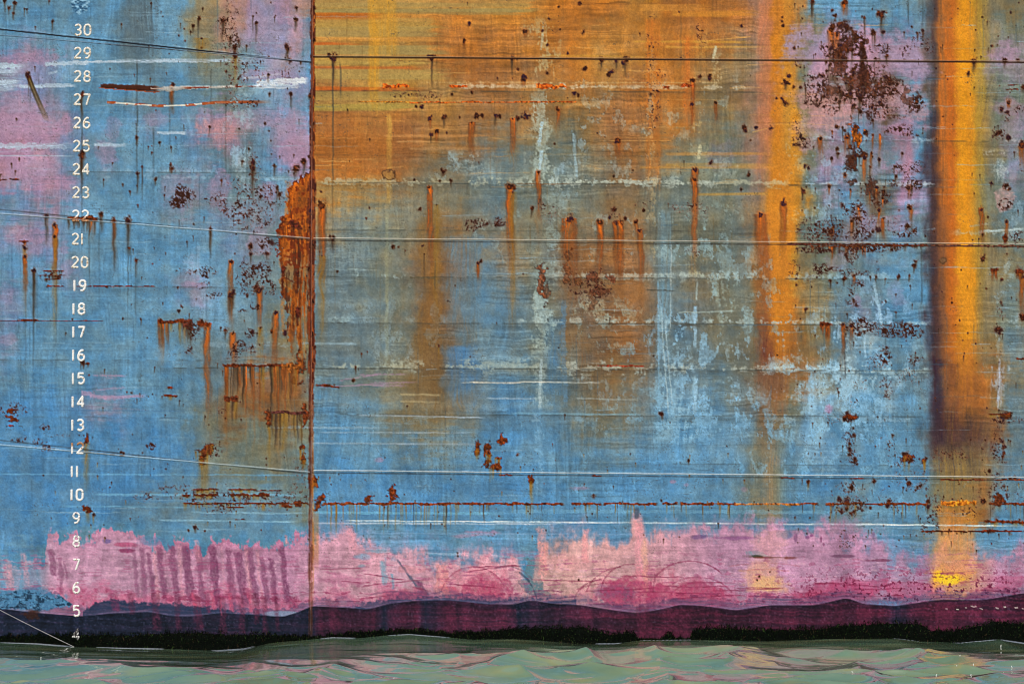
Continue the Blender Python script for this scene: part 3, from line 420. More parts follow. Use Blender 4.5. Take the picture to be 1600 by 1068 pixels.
# ---- rust
ORG = col((168,86,32)); BRN = col((96,52,32)); DRK = col((34,20,20)); OCH = col((140,104,42)); PUR = col((32,26,44))
r = _rs(3)
def spot(x, y, rr, ln=0, kind='d', w=None, dx=0., ry=None):
    """a rust pit with its weeping streak: d dark, o bright orange, c ochre, n none"""
    if kind == 'o' and ln > 20:
        sl = win(x - 3 * (w or rr) - 10, y, x + 3 * (w or rr) + 10, y + ln * 1.9 + 4); t = np.clip((GY[sl] - y) / (ln * 1.9), 0, 1); u = (GX[sl] - x - dx * ln * t + (N_20[sl] - .5) * 5) / ((w or rr) * 1.25)
        over(sl, (146, 92, 44), np.exp(-u * u) * (1 - t) ** 1.1 * ss(0, .1, t) * .5 * (.3 + 1.2 * N_v2[sl]))
    rr = rr * .66 if rr > 1 else rr * .8; ry = ry or rr * r.uniform(.9, 1.35); w = (w or max(rr * .95, 1.)) * .86
    if ln:
        sl = win(x - 4 * w - 12 + min(dx * ln, 0), y - 2, x + 4 * w + 12 + max(dx * ln, 0), y + ln + 4)
        t = np.clip((GY[sl] - y) / ln, 0, 1); u = (GX[sl] - x - dx * ln * t + (N_20[sl] - .5) * 1.5 * w ** .5) / w
        f = (1 - t) ** .75 * (GY[sl] >= y - 1) * ss(1, .88, t)
        if kind == 'o':
            q_ = r.uniform(.78, 1.04)
            prof = 1 - ss(.45 - .0 * t, 1.45, np.abs(u) + (N_f4[sl] - .5) * .5); edge = np.exp(-((np.abs(u) - 1.05) / .3) ** 2)
            cc = np.where((t < .55)[..., None], ORG, ORG) * (1 - t[..., None]) + BRN * t[..., None]
            cc = cc * (.8 + .5 * N_v2[sl])[..., None]; cc[..., 0] += .06 * (1 - t) * (np.abs(u) < .5); cc[..., 1] += .04 * (1 - t) * (np.abs(u) < .5)
            over(sl, cc * q_, prof * f ** .95 * .9 * (.62 + .7 * N_v2[sl])); over(sl, BRN * .75, edge * f ** 1.5 * .45 * (.2 + 1.1 * N_f4[sl]))
        elif kind == 'c':
            over(sl, OCH, np.exp(-u * u * .8) * f * .7 * (.5 + .8 * N_v2[sl]))
        else:
            over(sl, col((84,60,36)), np.exp(-u * u) * f * .78 * (.45 + .9 * N_v2[sl])); over(sl, col((40,36,38)), np.exp(-(u * 2.2 + .5) ** 2) * f * .5)
    _k2 = r.uniform(.7, 1.15) if ln else 1; rr, ry = rr * _k2, ry * _k2
    sl = win(x - rr * 2.6 - 3, y - ry * 2.6 - 3, x + rr * 2.6 + 3, y + ry * 2.6 + 3)
    d = np.hypot((GX[sl] - x) / (rr + .3), (GY[sl] - y) / (ry + .3)) + (N_f4[sl] - .5) * 1.1 + (N_fine[sl] - .5) * .4
    halo = 1 - ss(1.0, 1.9, d); core = 1 - ss(.75, 1.12, d)
    over(sl, BRN if kind != 'o' else ORG * .85, halo * .38)
    dark = DRK if r.rand() < .6 else PUR
    cc = dark * (1 - ss(.5, .95, N_fine[sl]))[..., None] + (BRN * 1.05) * ss(.5, .95, N_fine[sl])[..., None]
    over(sl, cc, core * .96)
    if rr > 3.4:   # lighter flaked centre
        over(sl, ORG * .9 if kind == 'o' else BRN * 1.3, (1 - ss(.15, .5, d)) * .65 * ss(.3, .6, N_fine[sl] + .1))
    RUST[sl] = np.maximum(RUST[sl], core); H[sl] += core * min(rr, 8) * .0009 + halo * .0006
SP = """8,2,3,20;14,12,3,15;23,5,4,20;21,21,3,12;38,14,2,14;42,15,2,10;55,42,2,6;82,33,3,18;77,2,2,8;236,5,2,12;190,38,1.6,10;311,29,4,20;302,40,3,15;298,50,2,8;348,32,7,38;317,14,2,6;315,75,2,4;360,60,4,18;370,53,2,10;373,64,3,12;367,75,5,14;368,86,5,14;385,72,3,12;361,45,2,4;395,25,2,30;400,36,4,34;462,30,5,22;463,12,3,8;448,72,4,28;450,77,4,10;420,89,2,3;453,94,3,8;470,97,3,6
54,104,2,10;129,146,3,16;455,147,4,28;421,147,3,6;419,117,3,14;353,112,2,4;129,239,6,30;128,246,5,60;214,215,4,14;25,186,2,5;327,198,3,18;414,193,2,5;250,223,2,8;232,229,1.5,8;268,230,2,10;237,238,1.5,6;222,260,1.5,40;18,256,2,10;30,248,2,6;24,268,2,8;215,271,3,34;243,280,3,12;162,281,1.5,14;192,288,2,5;203,299,2,8;215,320,2,6;346,282,2,12;269,263,4,10;267,257,3,4;379,252,3,10;389,232,2,10;395,253,6,34;428,259,4,20;433,293,3,22;437,304,4,10;407,307,3,8;462,262,6,22;475,252,6,26;483,245,3,6;459,242,2,6
39,378,4,8,o;39,388,5,60,c;158,333,6,34;167,448,2,2;213,407,4,28;292,378,1.5,10;202,387,2,14;392,384,5,12;392,397,4,18;418,396,5,12;410,385,3,3;425,380,3,3;352,515,4,18;425,517,3,3;445,520,5,5;394,518,4,4;192,498,2,3;220,499,2,12;113,498,2,3;75,446,1.5,5;280,485,3,6;283,478,1.5,3;130,566,3,12;126,565,2,14;137,567,3,8;205,613,2,3;198,612,1.6,2;345,512,2,8;386,462,3,4;278,449,2,3;416,716,2,3;193,707,3,5;189,706,2,3;295,828,2,3;305,822,4,12;146,803,3,18,c;138,796,5,24,c;320,829,1.5,2
521,88,6,50,d,3;521,92,5,16;515,86,3,3;675,90,6,50,d,2;670,89,3,3;680,88,3,3;801,91,5,30;808,92,2,3;733,37,3,2;725,64,3,12,o;820,49,5,12,o;848,48,3,3;855,71,3,2;855,114,4,3;819,122,6,16,o;816,125,3,3;809,108,2,2;777,122,2,6;706,147,3,2;737,144,3,3;650,167,3,2;659,166,4,3;694,183,5,20;672,184,4,20,o;718,183,3,4;745,181,5,3;754,181,4,3;775,181,5,18;781,181,4,3;809,184,4,8;815,183,3,3;822,181,6,6;872,171,5,30,o;683,205,4,20,o;674,210,3,16;698,208,2,2;866,225,2,2;693,267,5,10;690,264,3,3;647,281,2,2;687,282,2,3;705,282,3,14;656,326,3,3;577,325,2,2;502,300,2,2;520,372,7,26,d;516,369,4,3;527,424,2,4;572,341,2,4;747,411,3,28,o;752,408,3,3;614,385,4,3;622,386,3,2;660,384,2,2;556,573,3,14;553,594,3,3;686,540,2,26,c;565,552,1.6,8;711,446,1.5,2;663,397,1,60;700,470,1,2;608,268,3,3;615,270,3,3
912,50,3,2;875,46,2,2;887,84,2,2;940,94,4,20;963,95,4,16;978,93,6,30;974,98,4,10;914,108,4,2;952,116,6,6;955,112,4,3;1064,92,2,3;1159,41,4,4;1061,19,2,1;873,11,2,3;906,6,3,4;897,147,4,2;903,149,3,2;887,153,2,2;1017,147,4,5;1082,125,5,50,o;1093,120,5,4;1109,122,5,3;1109,118,3,3;1118,161,4,30,o;1081,164,3,34,o;966,219,6,30,o;963,222,4,3;867,225,2,2;1163,200,5,3;1165,204,3,3;1181,200,3,1;1205,200,5,2;1173,219,2,2;1109,254,3,2;1112,252,3,2;1170,272,3,3;989,266,2,3;959,275,2,2;1158,295,3,2;1228,129,7,14;1232,120,4,2;1241,136,3,2;1251,137,3,2;1227,161,6,4;1222,154,4,2;1213,154,3,2;1255,297,4,16;1222,27,2,3;1221,33,3,3;1223,40,3,4;1269,4,5,34;1241,75,3,3;831,325,4,18;959,327,5,3;1006,328,3,2;802,294,5,2;953,339,3,3;894,389,3,3;977,341,4,6;1244,435,3,3;1244,445,2,3;1259,483,3,8;1034,646,4,12;1031,645,3,3;1187,900,2,1;1183,905,1.5,1;1203,893,1.5,1;904,905,1.5,1
1269,2,4,28;1303,25,3,2;1306,24,2,2;1300,16,3,2;1372,20,5,6;1378,23,7,42;1351,28,3,46;1433,52,3,14;1442,48,3,14;1348,74,8,80,d,5;1302,40,7,20;1312,38,6,10;1322,42,7,14;1330,44,6,10;1384,120,8,24;1390,126,7,10;1425,42,2,4;1308,198,5,3;1320,204,3,3;1325,212,6,3;1353,209,4,4;1375,210,3,26,o;1308,232,3,16;1310,240,3,10;1351,241,7,4;1351,246,5,40,o;1400,275,3,14;1420,293,4,20,o;1380,300,4,12;1382,292,3,3;1341,322,4,34,o;1422,325,5,22,o;1255,300,3,10;1273,325,2,2;1522,95,7,20;1570,95,5,14;1590,94,4,3;1513,114,4,8;1550,72,2,3;1599,137,8,10;1576,160,4,12,o;1565,170,4,8;1574,175,5,3;1561,208,5,4;1557,210,3,3;1575,215,4,8;1597,226,7,34,o;1549,286,3,14;1572,290,5,3;1577,295,3,3;1258,261,4,3;1263,262,3,2;1367,52,3,30;1579,20,1.6,2;1535,27,1.5,1
1331,345,4,26,o;1380,342,4,34,o;1428,361,4,3;1418,353,4,6;1372,360,5,4;1364,362,3,3;1298,362,5,16,o;1573,347,4,34,o;1570,374,4,3;1536,403,5,2;1431,408,4,14;1428,415,3,14;1334,430,4,18,o;1319,435,3,14;1297,438,3,16;1308,442,2,2;1592,424,6,3;1597,432,6,70,o;1565,436,4,3;1564,472,3,8;1597,495,5,8;1558,514,6,3;1562,520,3,8;1317,507,4,50,o;1330,508,4,26,o;1342,523,4,3;1337,521,2,2;1350,517,3,8;1334,468,3,10;1360,432,2,8;1369,432,3,10;1404,432,3,8;1421,430,3,12;1400,488,2,10;1400,460,1.5,6;1259,484,3,6;1568,650,7,3;1576,648,6,4;1325,650,7,3;1320,654,6,3;1333,652,5,3
1334,679,3,6;1333,668,2,4;1327,692,2,10;1328,702,3,4;1327,710,3,3;1336,717,4,6;1339,724,2,4;1395,679,4,6;1418,711,6,3;1412,710,4,3;1424,718,4,3;1443,719,5,3;1447,716,3,2;1567,689,4,3;1569,697,4,3;1569,707,3,4;1567,713,3,3;1263,752,3,16,c;1366,752,4,3;1420,755,5,3;1416,748,3,3;1433,761,4,3;1438,759,3,2;1330,761,4,3;1326,768,3,2;1311,780,4,3;1324,776,3,3;1324,784,7,20;1315,797,4,3;1330,800,4,2;1334,799,3,2;1322,795,3,3;1389,782,4,3;1386,788,5,6;1360,793,3,3;1450,790,4,14;1450,783,4,3;1561,776,5,3;1561,784,7,16,c;1569,760,3,3;1573,772,3,3;1536,783,4,6;1546,736,4,3;1578,746,4,3;1585,745,3,3;1488,779,2,2;1557,812,4,3;1593,813,4,3;1548,828,4,2
809,710,3,1;831,750,4,60,c;715,863,1.6,4;715,868,1.4,2;927,774,3,1;1033,781,3,4;1076,719,3,8;1263,752,3,10;1047,660,1,1"""
for s in SP.replace('\n', ';').split(';'):
    q = s.split(','); k = q[4] if len(q) > 4 else 'd'; spot(*map(float, q[:4]), kind=k, w=float(q[5]) if len(q) > 5 else None)
# big named streaks
for (x, y, rr, ln, k, w, dx) in [(72,337,5,50,'d',4,.02),(86,352,5,90,'o',4,0),(86,370,3,170,'c',4,0),(53,422,5,90,'d',4,0),(39,400,4,60,'o',3.4,.02),(178,343,4,90,'d',4,.02),(178,344,4,40,'o',2.4,.0),(200,343,6,60,'d',5,0),(143,341,5,24,'o',4,.05),(116,341,3,10,'d',3,0),(122,341,3,8,'d',3,0),(130,341,3,14,'d',3,0),(138,340,4,10,'d',3,0),
     (329,358,4,50,'d',3,0),(361,408,5,100,'o',4,0),(361,460,6,36,'d',5,0),(365,455,4,30,'d',3,0),(404,452,7,62,'o',4.5,.03),(399,449,4,10,'d',3,0),(407,512,3,60,'c',4,0),(364,520,5,50,'o',5,.04),(431,489,5,92,'o',5,-.03),(452,440,4,30,'d',4,0),(465,484,6,40,'d',4,0),
     (323,507,6,150,'o',5,.02),(314,503,5,10,'d',3,0),(250,500,5,46,'o',4,.04),(269,133,4,50,'d',4,0),(269,137,3,26,'o',3,0),(127,150,3,44,'d',3,0),(671,292,4,130,'o',4.5,.02),(796,292,7,140,'o',6,.03),(841,268,4,80,'o',4,.02),(503,320,7,130,'o',6,0),(503,400,1,150,'c',6,0),
     (801,186,2,60,'o',4.5,0),(737,192,2,50,'o',5,0),(1086,266,6,30,'o',6,0),(1085,280,4,130,'o',4.5,0),(890,342,9,120,'o',11,.01),(937,346,7,90,'o',5,0),(961,348,5,90,'o',4,.03),(970,346,5,110,'o',4.5,0),(994,346,4,26,'o',3,.1),(1000,360,6,90,'o',4.5,.03),(1188,336,7,90,'o',10,.05),(1224,316,5,80,'o',5,0),
     (1533,326,4,56,'o',4,.04),(801,300,2,230,'c',5,0),(682,320,1,220,'c',5,0),(1298,48,6,50,'o',5,.05),(1308,52,5,60,'o',5,0),(1319,4,6,22,'o',5,0),(1282,216,4,26,'o',4,.04),(1322,213,5,26,'o',5,.1),(395,262,4,60,'d',4,0),(367,90,3,60,'c',6,0),(315,60,2,60,'c',12,0),(316,712,4,70,'c',6,0),(322,710,3,80,'c',5,0),(135,690,5,84,'c',4,0),(421,650,4,100,'c',3,0)]:
    spot(x, y, rr, ln, k, w, dx)
def stain(pts, c=None, n=10, rr=2.5, spread=6, seed=0, ln=0):
    q = _rs(seed + 100)
    for (x, y) in pts:
        for k in range(n): spot(x + q.normal() * spread, y + q.normal() * spread * .5, q.uniform(.5, 1) * rr, ln * q.rand(), 'd')
# thick crusts as groups of pits
def crust(x, y, rx, ry, c=(96,48,24), a=.95, rough=1.5, hgt=.004, drip=0):
    sl = win(x - rx * 2 - 4, y - ry * 2 - 4, x + rx * 2 + 4, y + ry * 2 + 4)
    d = np.hypot((GX[sl] - x) / rx, (GY[sl] - y) / ry) + (N_f8[sl] - .5) * rough + (N_f4[sl] - .5) * rough * .6
    m = 1 - ss(.82, 1.04, d); e = np.clip(1 - np.abs(d - 1) * 4, 0, 1)
    cc = col(c) * (.6 + .9 * N_fine[sl])[..., None]
    over(sl, cc, m * a); over(sl, DRK, e * .4); RUST[sl] = np.maximum(RUST[sl], m * .9); H[sl] += m * hgt
    if drip:
        for k in range(4): spot(x + r.uniform(-rx, rx) * .8, y, .8, drip * r.uniform(.5, 1.1), 'c', 1.6)
for q in [(474,717,5,12,),(490,752,5,12),(746,702,4,9),(763,708,5,13),(784,687,6,12),(778,715,5,5),(774,730,11,6),(831,750,4,8),(496,786,7,8),(503,778,6,6),(575,779,7,5),(612,770,5,11),(613,778,8,5),(316,706,14,7),(314,716,8,9),(328,696,6,5),(135,684,6,6),(131,680,4,4),
      (420,650,5,10),(475,650,5,12),(476,640,4,10),(472,700,4,5),(1325,650,9,4),(1572,650,10,4),(25,640,9,3),(16,642,5,3),(14,652,6,2.5),(22,656,8,3),(18,665,6,2),(132,795,4,4),(140,799,4,3),(1418,713,9,5),(1443,719,4,4),(1561,780,7,8),(468,786,7,4),(472,570,7,18),(466,580,4,10),(460,592,4,4)]:
    crust(*q, drip=26 if q[1] > 690 and q[1] < 760 else 0)
for q in [(847,440,6,22,(112,62,40),.75,1.6),(852,452,5,14,(100,60,40),.6,1.6),(925,434,8,6,(104,58,40),.7,1.6),(953,434,8,5,(104,58,40),.7,1.6),(938,452,10,10,(96,56,38),.7,1.8),(928,470,6,14,(96,62,42),.5,1.8),(885,420,5,20,(110,64,40),.5,1.8),(902,439,5,5,(110,64,34),.5,1.4),(820,725,1,1,(90,50,30),.5,1),(1570,372,4,4)]:
    crust(*q, hgt=.002)
# horizontal rust bars with curtains of streaks
def bar(x0, x1, y, h, ln, dens=.35, c=(84,40,22), slope=0., kinds='oooc', w=2.6):
    sl = win(x0 - 4, y - h - 6, x1 + 4, y + h + 6 + abs(slope * (x1 - x0)))
    Y = GY[sl] - slope * (GX[sl] - x0)
    d = np.abs(Y - y + (N_f8[sl] - .5) * h * .8) / (h * .5 + .3) + (N_f4[sl] - .5) * .9
    m = (1 - ss(.8, 1.25, d)) * ss(x0 - 2, x0 + 2, GX[sl]) * (1 - ss(x1 - 3, x1 + 2, GX[sl] + (N_f8[sl] - .5) * 4))
    if ln:
        q = _rs(int(x0 + y)); n = int((x1 - x0) * dens)
        for k in range(n):
            spot(q.uniform(x0 + 2, x1 - 2), y, .6, ln * q.uniform(.3, 1.15), kinds[q.randint(len(kinds))], w * q.uniform(.5, 1.2))
    over(sl, (col(c) * (.55 + 1.0 * N_fine[sl])[..., None]), m * .95); RUST[sl] = np.maximum(RUST[sl], m); H[sl] += m * .003
bar(247, 300, 502, 5, 34, .3, kinds='ddoc'); bar(286, 302, 508, 12, 30, .3, (92,48,40), kinds='dd'); bar(308, 330, 505, 5, 12, .3, slope=.15)
bar(348, 402, 571, 4, 84, .42, kinds='oodd', w=2.4); bar(402, 462, 571, 3.6, 90, .38, kinds='oodcd', w=2.4); bar(350, 372, 622, 7, 40, .4, kinds='dc'); bar(256, 277, 618, 2.4, 10, .3, kinds='cd'); bar(262, 270, 605, 2, 6, .3, kinds='d')
bar(424, 478, 644, 4, 60, .4, (70,40,36), kinds='cd'); bar(440, 470, 572, 10, 40, .3, (120,70,30)); bar(494, 531, 601, 2.6, 6, .2, slope=.12, kinds='d'); bar(302, 342, 764.5, 2.2, 10, .3, kinds='c'); bar(357, 400, 764.5, 2.2, 8, .3, kinds='c'); bar(398, 440, 766, 1.2, 0)
bar(302, 342, 773, 3, 10, .3, kinds='c'); bar(360, 420, 773, 3, 10, .3, kinds='c'); bar(405, 422, 773, 5, 8, .2, kinds='c'); bar(285, 297, 773, 3, 6, .3, kinds='c'); bar(287, 480, 786, 1.8, 12, .15, kinds='c'); bar(355, 380, 792, 1.6, 0); bar(368, 384, 811, 1.6, 0); bar(440, 455, 790, 4, 8, .2, kinds='c')
bar(505, 724, 786.5, 3.2, 46, .2, (104,54,26), kinds='cccd', w=1.2)
for a, b in [(724,880),(893,938),(943,1026),(1035,1061),(1063,1150),(1250,1278),(1290,1350),(1370,1450),(1545,1605)]: bar(a, b, 786.5, 3.0, 30, .12, (98,50,26), kinds='ccd', w=1.2)
bar(1150, 1250, 787, 1.6, 10, .05, (180,110,50), kinds='c'); bar(1350, 1372, 787, 1.4, 0); bar(1470, 1526, 785, 6, 16, .3, (206,118,34), kinds='c'); bar(1538, 1605, 815, 4.4, 12, .2, kinds='c'); bar(1440, 1605, 829.5, 1.8, 8, .06, kinds='d'); bar(1535, 1560, 829, 3, 4, .1, kinds='d')
bar(1281, 1299, 506, 5, 26, .6, kinds='oo', w=2); bar(1548, 1561, 421, 4, 18, .5, kinds='oo', w=2); bar(1588, 1600, 424, 4, 20, .4); bar(1266, 1356, 385, 2, 20, .3, kinds='ood', w=1.8); bar(1588, 1600, 560, 2, 4, .2, kinds='d'); bar(1380, 1445, 384, 1.6, 10, .2, kinds='d'); bar(1545, 1580, 647, 2, 6, .3, kinds='cd')
bar(106, 152, 341, 4.4, 26, .25, (90,46,24), kinds='dd'); bar(934, 1005, 571.5, 1.6, 0, 0, (130,50,30)); bar(1572, 1592, 140, 2, 2, .1); bar(1575, 1590, 133, 1.4, 0); bar(598, 640, 134.5, 4.6, 3, .1, (196,84,24)); bar(702, 730, 135, 3, 2, .1, (196,84,24)); bar(838, 885, 135, 5, 4, .1, (190,84,26)); bar(1036, 1046, 136, 4, 3, .2, (150,70,30)); bar(1064, 1084, 134, 4, 3, .2, (160,70,30))
bar(560, 640, 159, 1.2, 4, .08, (170,110,40), kinds='c'); bar(640, 900, 160, 1.6, 6, .06, (176,84,30), slope=-.003, kinds='c'); bar(15, 30, 280, 1.6, 0); bar(0, 12, 281, 1.4, 0)
bar(30, 60, 499, 1.4, 6, .1, kinds='d'); bar(68, 100, 423, 1.4, 8, .2, kinds='d'); bar(62, 104, 430, 1.2, 8, .2, kinds='d'); bar(70, 98, 436, 1.2, 5, .2, kinds='d'); bar(72, 100, 447, 1.2, 0); bar(30, 45, 377, 2, 2, .2); bar(120, 240, 447, .9, 0); bar(0, 160, 501, .8, 0)
# long split weld scar and its pale lower companion
sl = win(155, 126, 410, 150); t = (GX[sl] - 157) / 100; yc = np.interp(GX[sl], [157,215,250,300,400], [134,137,139.5,137,135]); hh = np.interp(GX[sl], [157,165,215,240,256,300,400], [2.4,3.4,4.4,5,3.4,2.2,1.5])
d = np.abs(GY[sl] - yc) / hh; over(sl, (70,38,26), .95 * (1 - ss(.75, 1.15, d + (N_f4[sl] - .5) * .5)) * ss(156, 159, GX[sl]) * (1 - ss(236, 262, GX[sl] + (N_f8[sl] - .5) * 20)))
over(sl, (190,186,180), .75 * (1 - ss(.8, 1.2, d + (N_f4[sl] - .5))) * ss(236, 262, GX[sl]) * (1 - ss(360, 405, GX[sl]))); over(sl, (122,52,26), .9 * (1 - ss(.5, .9, d * 1.4 + (N_f4[sl] - .5) * 1.3)) * ss(280, 300, GX[sl]) * ss(.45, .55, N_20[sl] * .5 + N_f8[sl] * .5)); H[sl] += .006 * (1 - ss(.7, 1.1, d))
over(sl, (150,80,50), .8 * (np.abs(GY[sl] - yc - hh - .6) < .7) * (GX[sl] < 250)); over(sl, (180,160,150), .8 * (np.abs(GY[sl] - yc + .3) < .8) * (GX[sl] > 236) * (GX[sl] < 256))
sl = win(168, 152, 430, 172); yc = np.interp(GX[sl], [170,200,250,290,340,390,430], [160,162,165.5,164.5,160,159.5,159.5]); d = np.abs(GY[sl] - yc); x_ = GX[sl]
over(sl, (220,214,204), .9 * (1 - ss(.5, 1.6, d)) * (1 - ss(330, 400, x_))); over(sl, (150,70,30), .85 * (1 - ss(.5, 1.8, np.abs(d - 1))) * ss(.5, .6, N_f8[sl] + ss(290, 350, x_) * .4) * (1 - ss(385, 430, x_)))
# slanting stain near 27
sl = win(30, 110, 85, 200); t = (GY[sl] - 118) / 72; xc = 44 + 30 * np.clip(t, 0, 1) ** 1.1; d = np.abs(GX[sl] - xc) / (4 + 1 * t)
over(sl, (110,86,40), .9 * (1 - ss(.5, 1.2, d)) * np.clip(1 - t, 0, 1) ** .6 * (t > 0)); over(sl, (52,44,40), .8 * (1 - ss(.1, .6, np.abs(d - .6))) * np.clip(1 - t, 0, 1) * (t > 0)); spot(44, 118, 5, 40, 'd', 1.2)
# ---- the big rust column beside the plate edge
sl = win(425, 246, 492, 600)
X, Y = GX[sl], GY[sl]
lx = np.interp(Y, [256,270,282,288,300,325,336,339,348,362,400,416,420,440,470,520,575,600], [486,478,462,453,450,450,447,440,437,435,436,437,441,438,444,450,454,460]); rx_ = 486
e = X - lx + (N_f8[sl] - .5) * 9 + (N_f4[sl] - .5) * 7; top = np.interp(X, [448,453,457,462,466,470,474,478,483,487], [296,272,284,276,286,268,276,262,268,256]) + (N_f4[sl] - .5) * 10
m = ss(-1, 1.2, e) * (X < rx_) * ss(top - 2, top + 1, Y) * (1 - ss(500, 580, Y + (N_v[sl] - .5) * 110))
u = N_v[sl] * .6 + N_vw[sl] * .5 + .1 * np.sin(X * .6)
u = np.clip(u + (N_20[sl] - .5) * .5 + (N_f8[sl] - .5) * .35, 0, 1); cc = col((176,90,26)) * u[..., None] * 1.2 + col((78,42,24)) * (1.05 - u)[..., None] * 1.0
gap = ss(.46, .58, N_v[sl] * .35 + N_vw[sl] * .3 + N_20[sl] * .35) * ss(380, 440, Y) * .95 + ss(470, 560, Y) * .3
over(sl, cc, m * (1 - gap * .7)); over(sl, (118,96,60), m * gap * .6); over(sl, (66,32,22), m * ss(.60, .74, vn(4, 44, 39, 3)[sl] * .7 + N_f8[sl] * .3) * .7)
over(sl, (70,30,18), m * np.clip(1 - np.abs(e - 1.5) / 3.2, 0, 1) * .85 * (Y < 420)); over(sl, (110,44,18), m * ss(.54, .66, N_f8[sl] * .5 + N_f4[sl] * .5) * .85 * (Y < 420)); over(sl, (70,30,18), (1 - ss(1, 4, np.abs(Y - top - 2))) * ss(-1, 2, e) * (X < 486) * .85)
RUST[sl] = np.maximum(RUST[sl], m * .5); H[sl] += m * .004 * (Y < 420)
for (x0, y0, x1, y1, w) in [(452,282,450,345,9),(468,278,470,360,7),(440,360,439,420,5),(458,290,460,340,6),(442,425,442,520,6),(444,432,462,470,8),(462,460,466,540,6),(458,455,456,520,5),(467,500,470,575,7),(450,300,446,420,5),(478,300,476,560,4)]:
    vstroke(x0, y0, x1, y1, w, (198,106,28), .38, .8)
for (x0, y0, x1, y1, w) in [(441,418,444,450,3),(463,424,465,450,3),(446,433,460,442,3),(446,420,440,470,2),(456,345,450,352,3),(464,484,466,510,4),(448,340,440,352,3)]: vstroke(x0, y0, x1, y1, w, (72,30,20), .85, .3)
for q in [(457,348,4,5),(464,352,5,6),(443,420,3,6),(465,424,3,4),(466,487,3,7)]: crust(*q, c=(80,34,24))
# plate edge line with weeping rust, dark shading painted along its left
d = np.abs(GX - seam_x); wv = 2.6 + (vn(4, 30, 31, 3) - .5) * 4 + 2.2 * ss(250, 300, GY) * (1 - ss(520, 640, GY))
a = np.interp(PY, [-120,560,700,780,860,950,990], [.9,.9,.45,.5,.4,.25,.15])[:, None]
over(ALL, (66,46,50), a ** 2 * .5 * (1 - ss(wv, wv + 5, d)) * (GX < seam_x) * ss(.2, .6, N_f8)); over(ALL, (124,58,30), a * (1 - ss(wv * .8, wv + 2.0, d + (N_f4 - .5) * 2.6)) * (.7 + .5 * N_f4)); over(ALL, (58,26,20), a * ss(.60, .70, vn(4, 9, 35, 3)) * (1 - ss(wv, wv + 1.5, d)) * .8); over(ALL, (176,90,40), a * .6 * (1 - ss(.5, 1.4, np.abs(GX - seam_x - 1.4))))
over(ALL, (60,26,18), a * .9 * (1 - ss(.4, 1.4, np.abs(GX - seam_x + 1.8))) * (.4 + .8 * N_f8)); over(ALL, (72,32,24), a * ss(.56, .66, vn(6, 14, 33, 3)) * (1 - ss(3, 5.5, d)) * .9)
over(ALL, (190,126,60), .5 * (1 - ss(1, 2.2, np.abs(GX - 489.5))) * ss(640, 700, GY) * (1 - ss(880, 960, GY)) * (.3 + N_v2)); over(ALL, (176,120,50), .4 * (1 - ss(2, 6, np.abs(GX - 494))) * ss(790, 810, GY) * (1 - ss(860, 900, GY)))
RUST = np.maximum(RUST, a * .8 * (1 - ss(2, 4, d)) * ss(.3, .6, N_f4)); H += .004 * a * (1 - ss(1.6, 3.4, d)) * (.6 + .8 * N_f4)
for (x, y) in [(486,147),(484,150),(489,12),(490,62),(489,193),(485,262),(486,330),(484,355),(488,383),(483,420),(489,470),(482,480),(488,520)]: spot(x, y, 3.6, 8, 'd')

# ---- fine pitting fields: dense dark freckles inside ragged regions
def freckle(x, y, rx, ry, dens, c=(46,28,26), a=.92, s=0):
    sl = win(x - rx * 1.5, y - ry * 1.5, x + rx * 1.5, y + ry * 1.5)
    d = np.hypot((GX[sl] - x) / rx, (GY[sl] - y) / ry) + (N_20[sl] - .5) * 1.0 + (N_f8[sl] - .5) * .5
    n = (N_fine[sl] * .5 + N_g[sl] * .2 + N_p[sl] * .2 + N_f8[sl] * .22) if s == 0 else (N_f4[sl] * .7 + N_f8[sl] * .4)
    m = ss(1.04 - dens, 1.13 - dens, n) * (1 - ss(.6, 1.15, d))
    over(sl, (c[0] * 2.4, c[1] * 2.2, c[2] * 1.9), a * .35 * ss(.93 - dens, 1 - dens, n) * (1 - ss(.6, 1.15, d)))
    over(sl, c, a * m); RUST[sl] = np.maximum(RUST[sl], m * .8); H[sl] += m * .0015
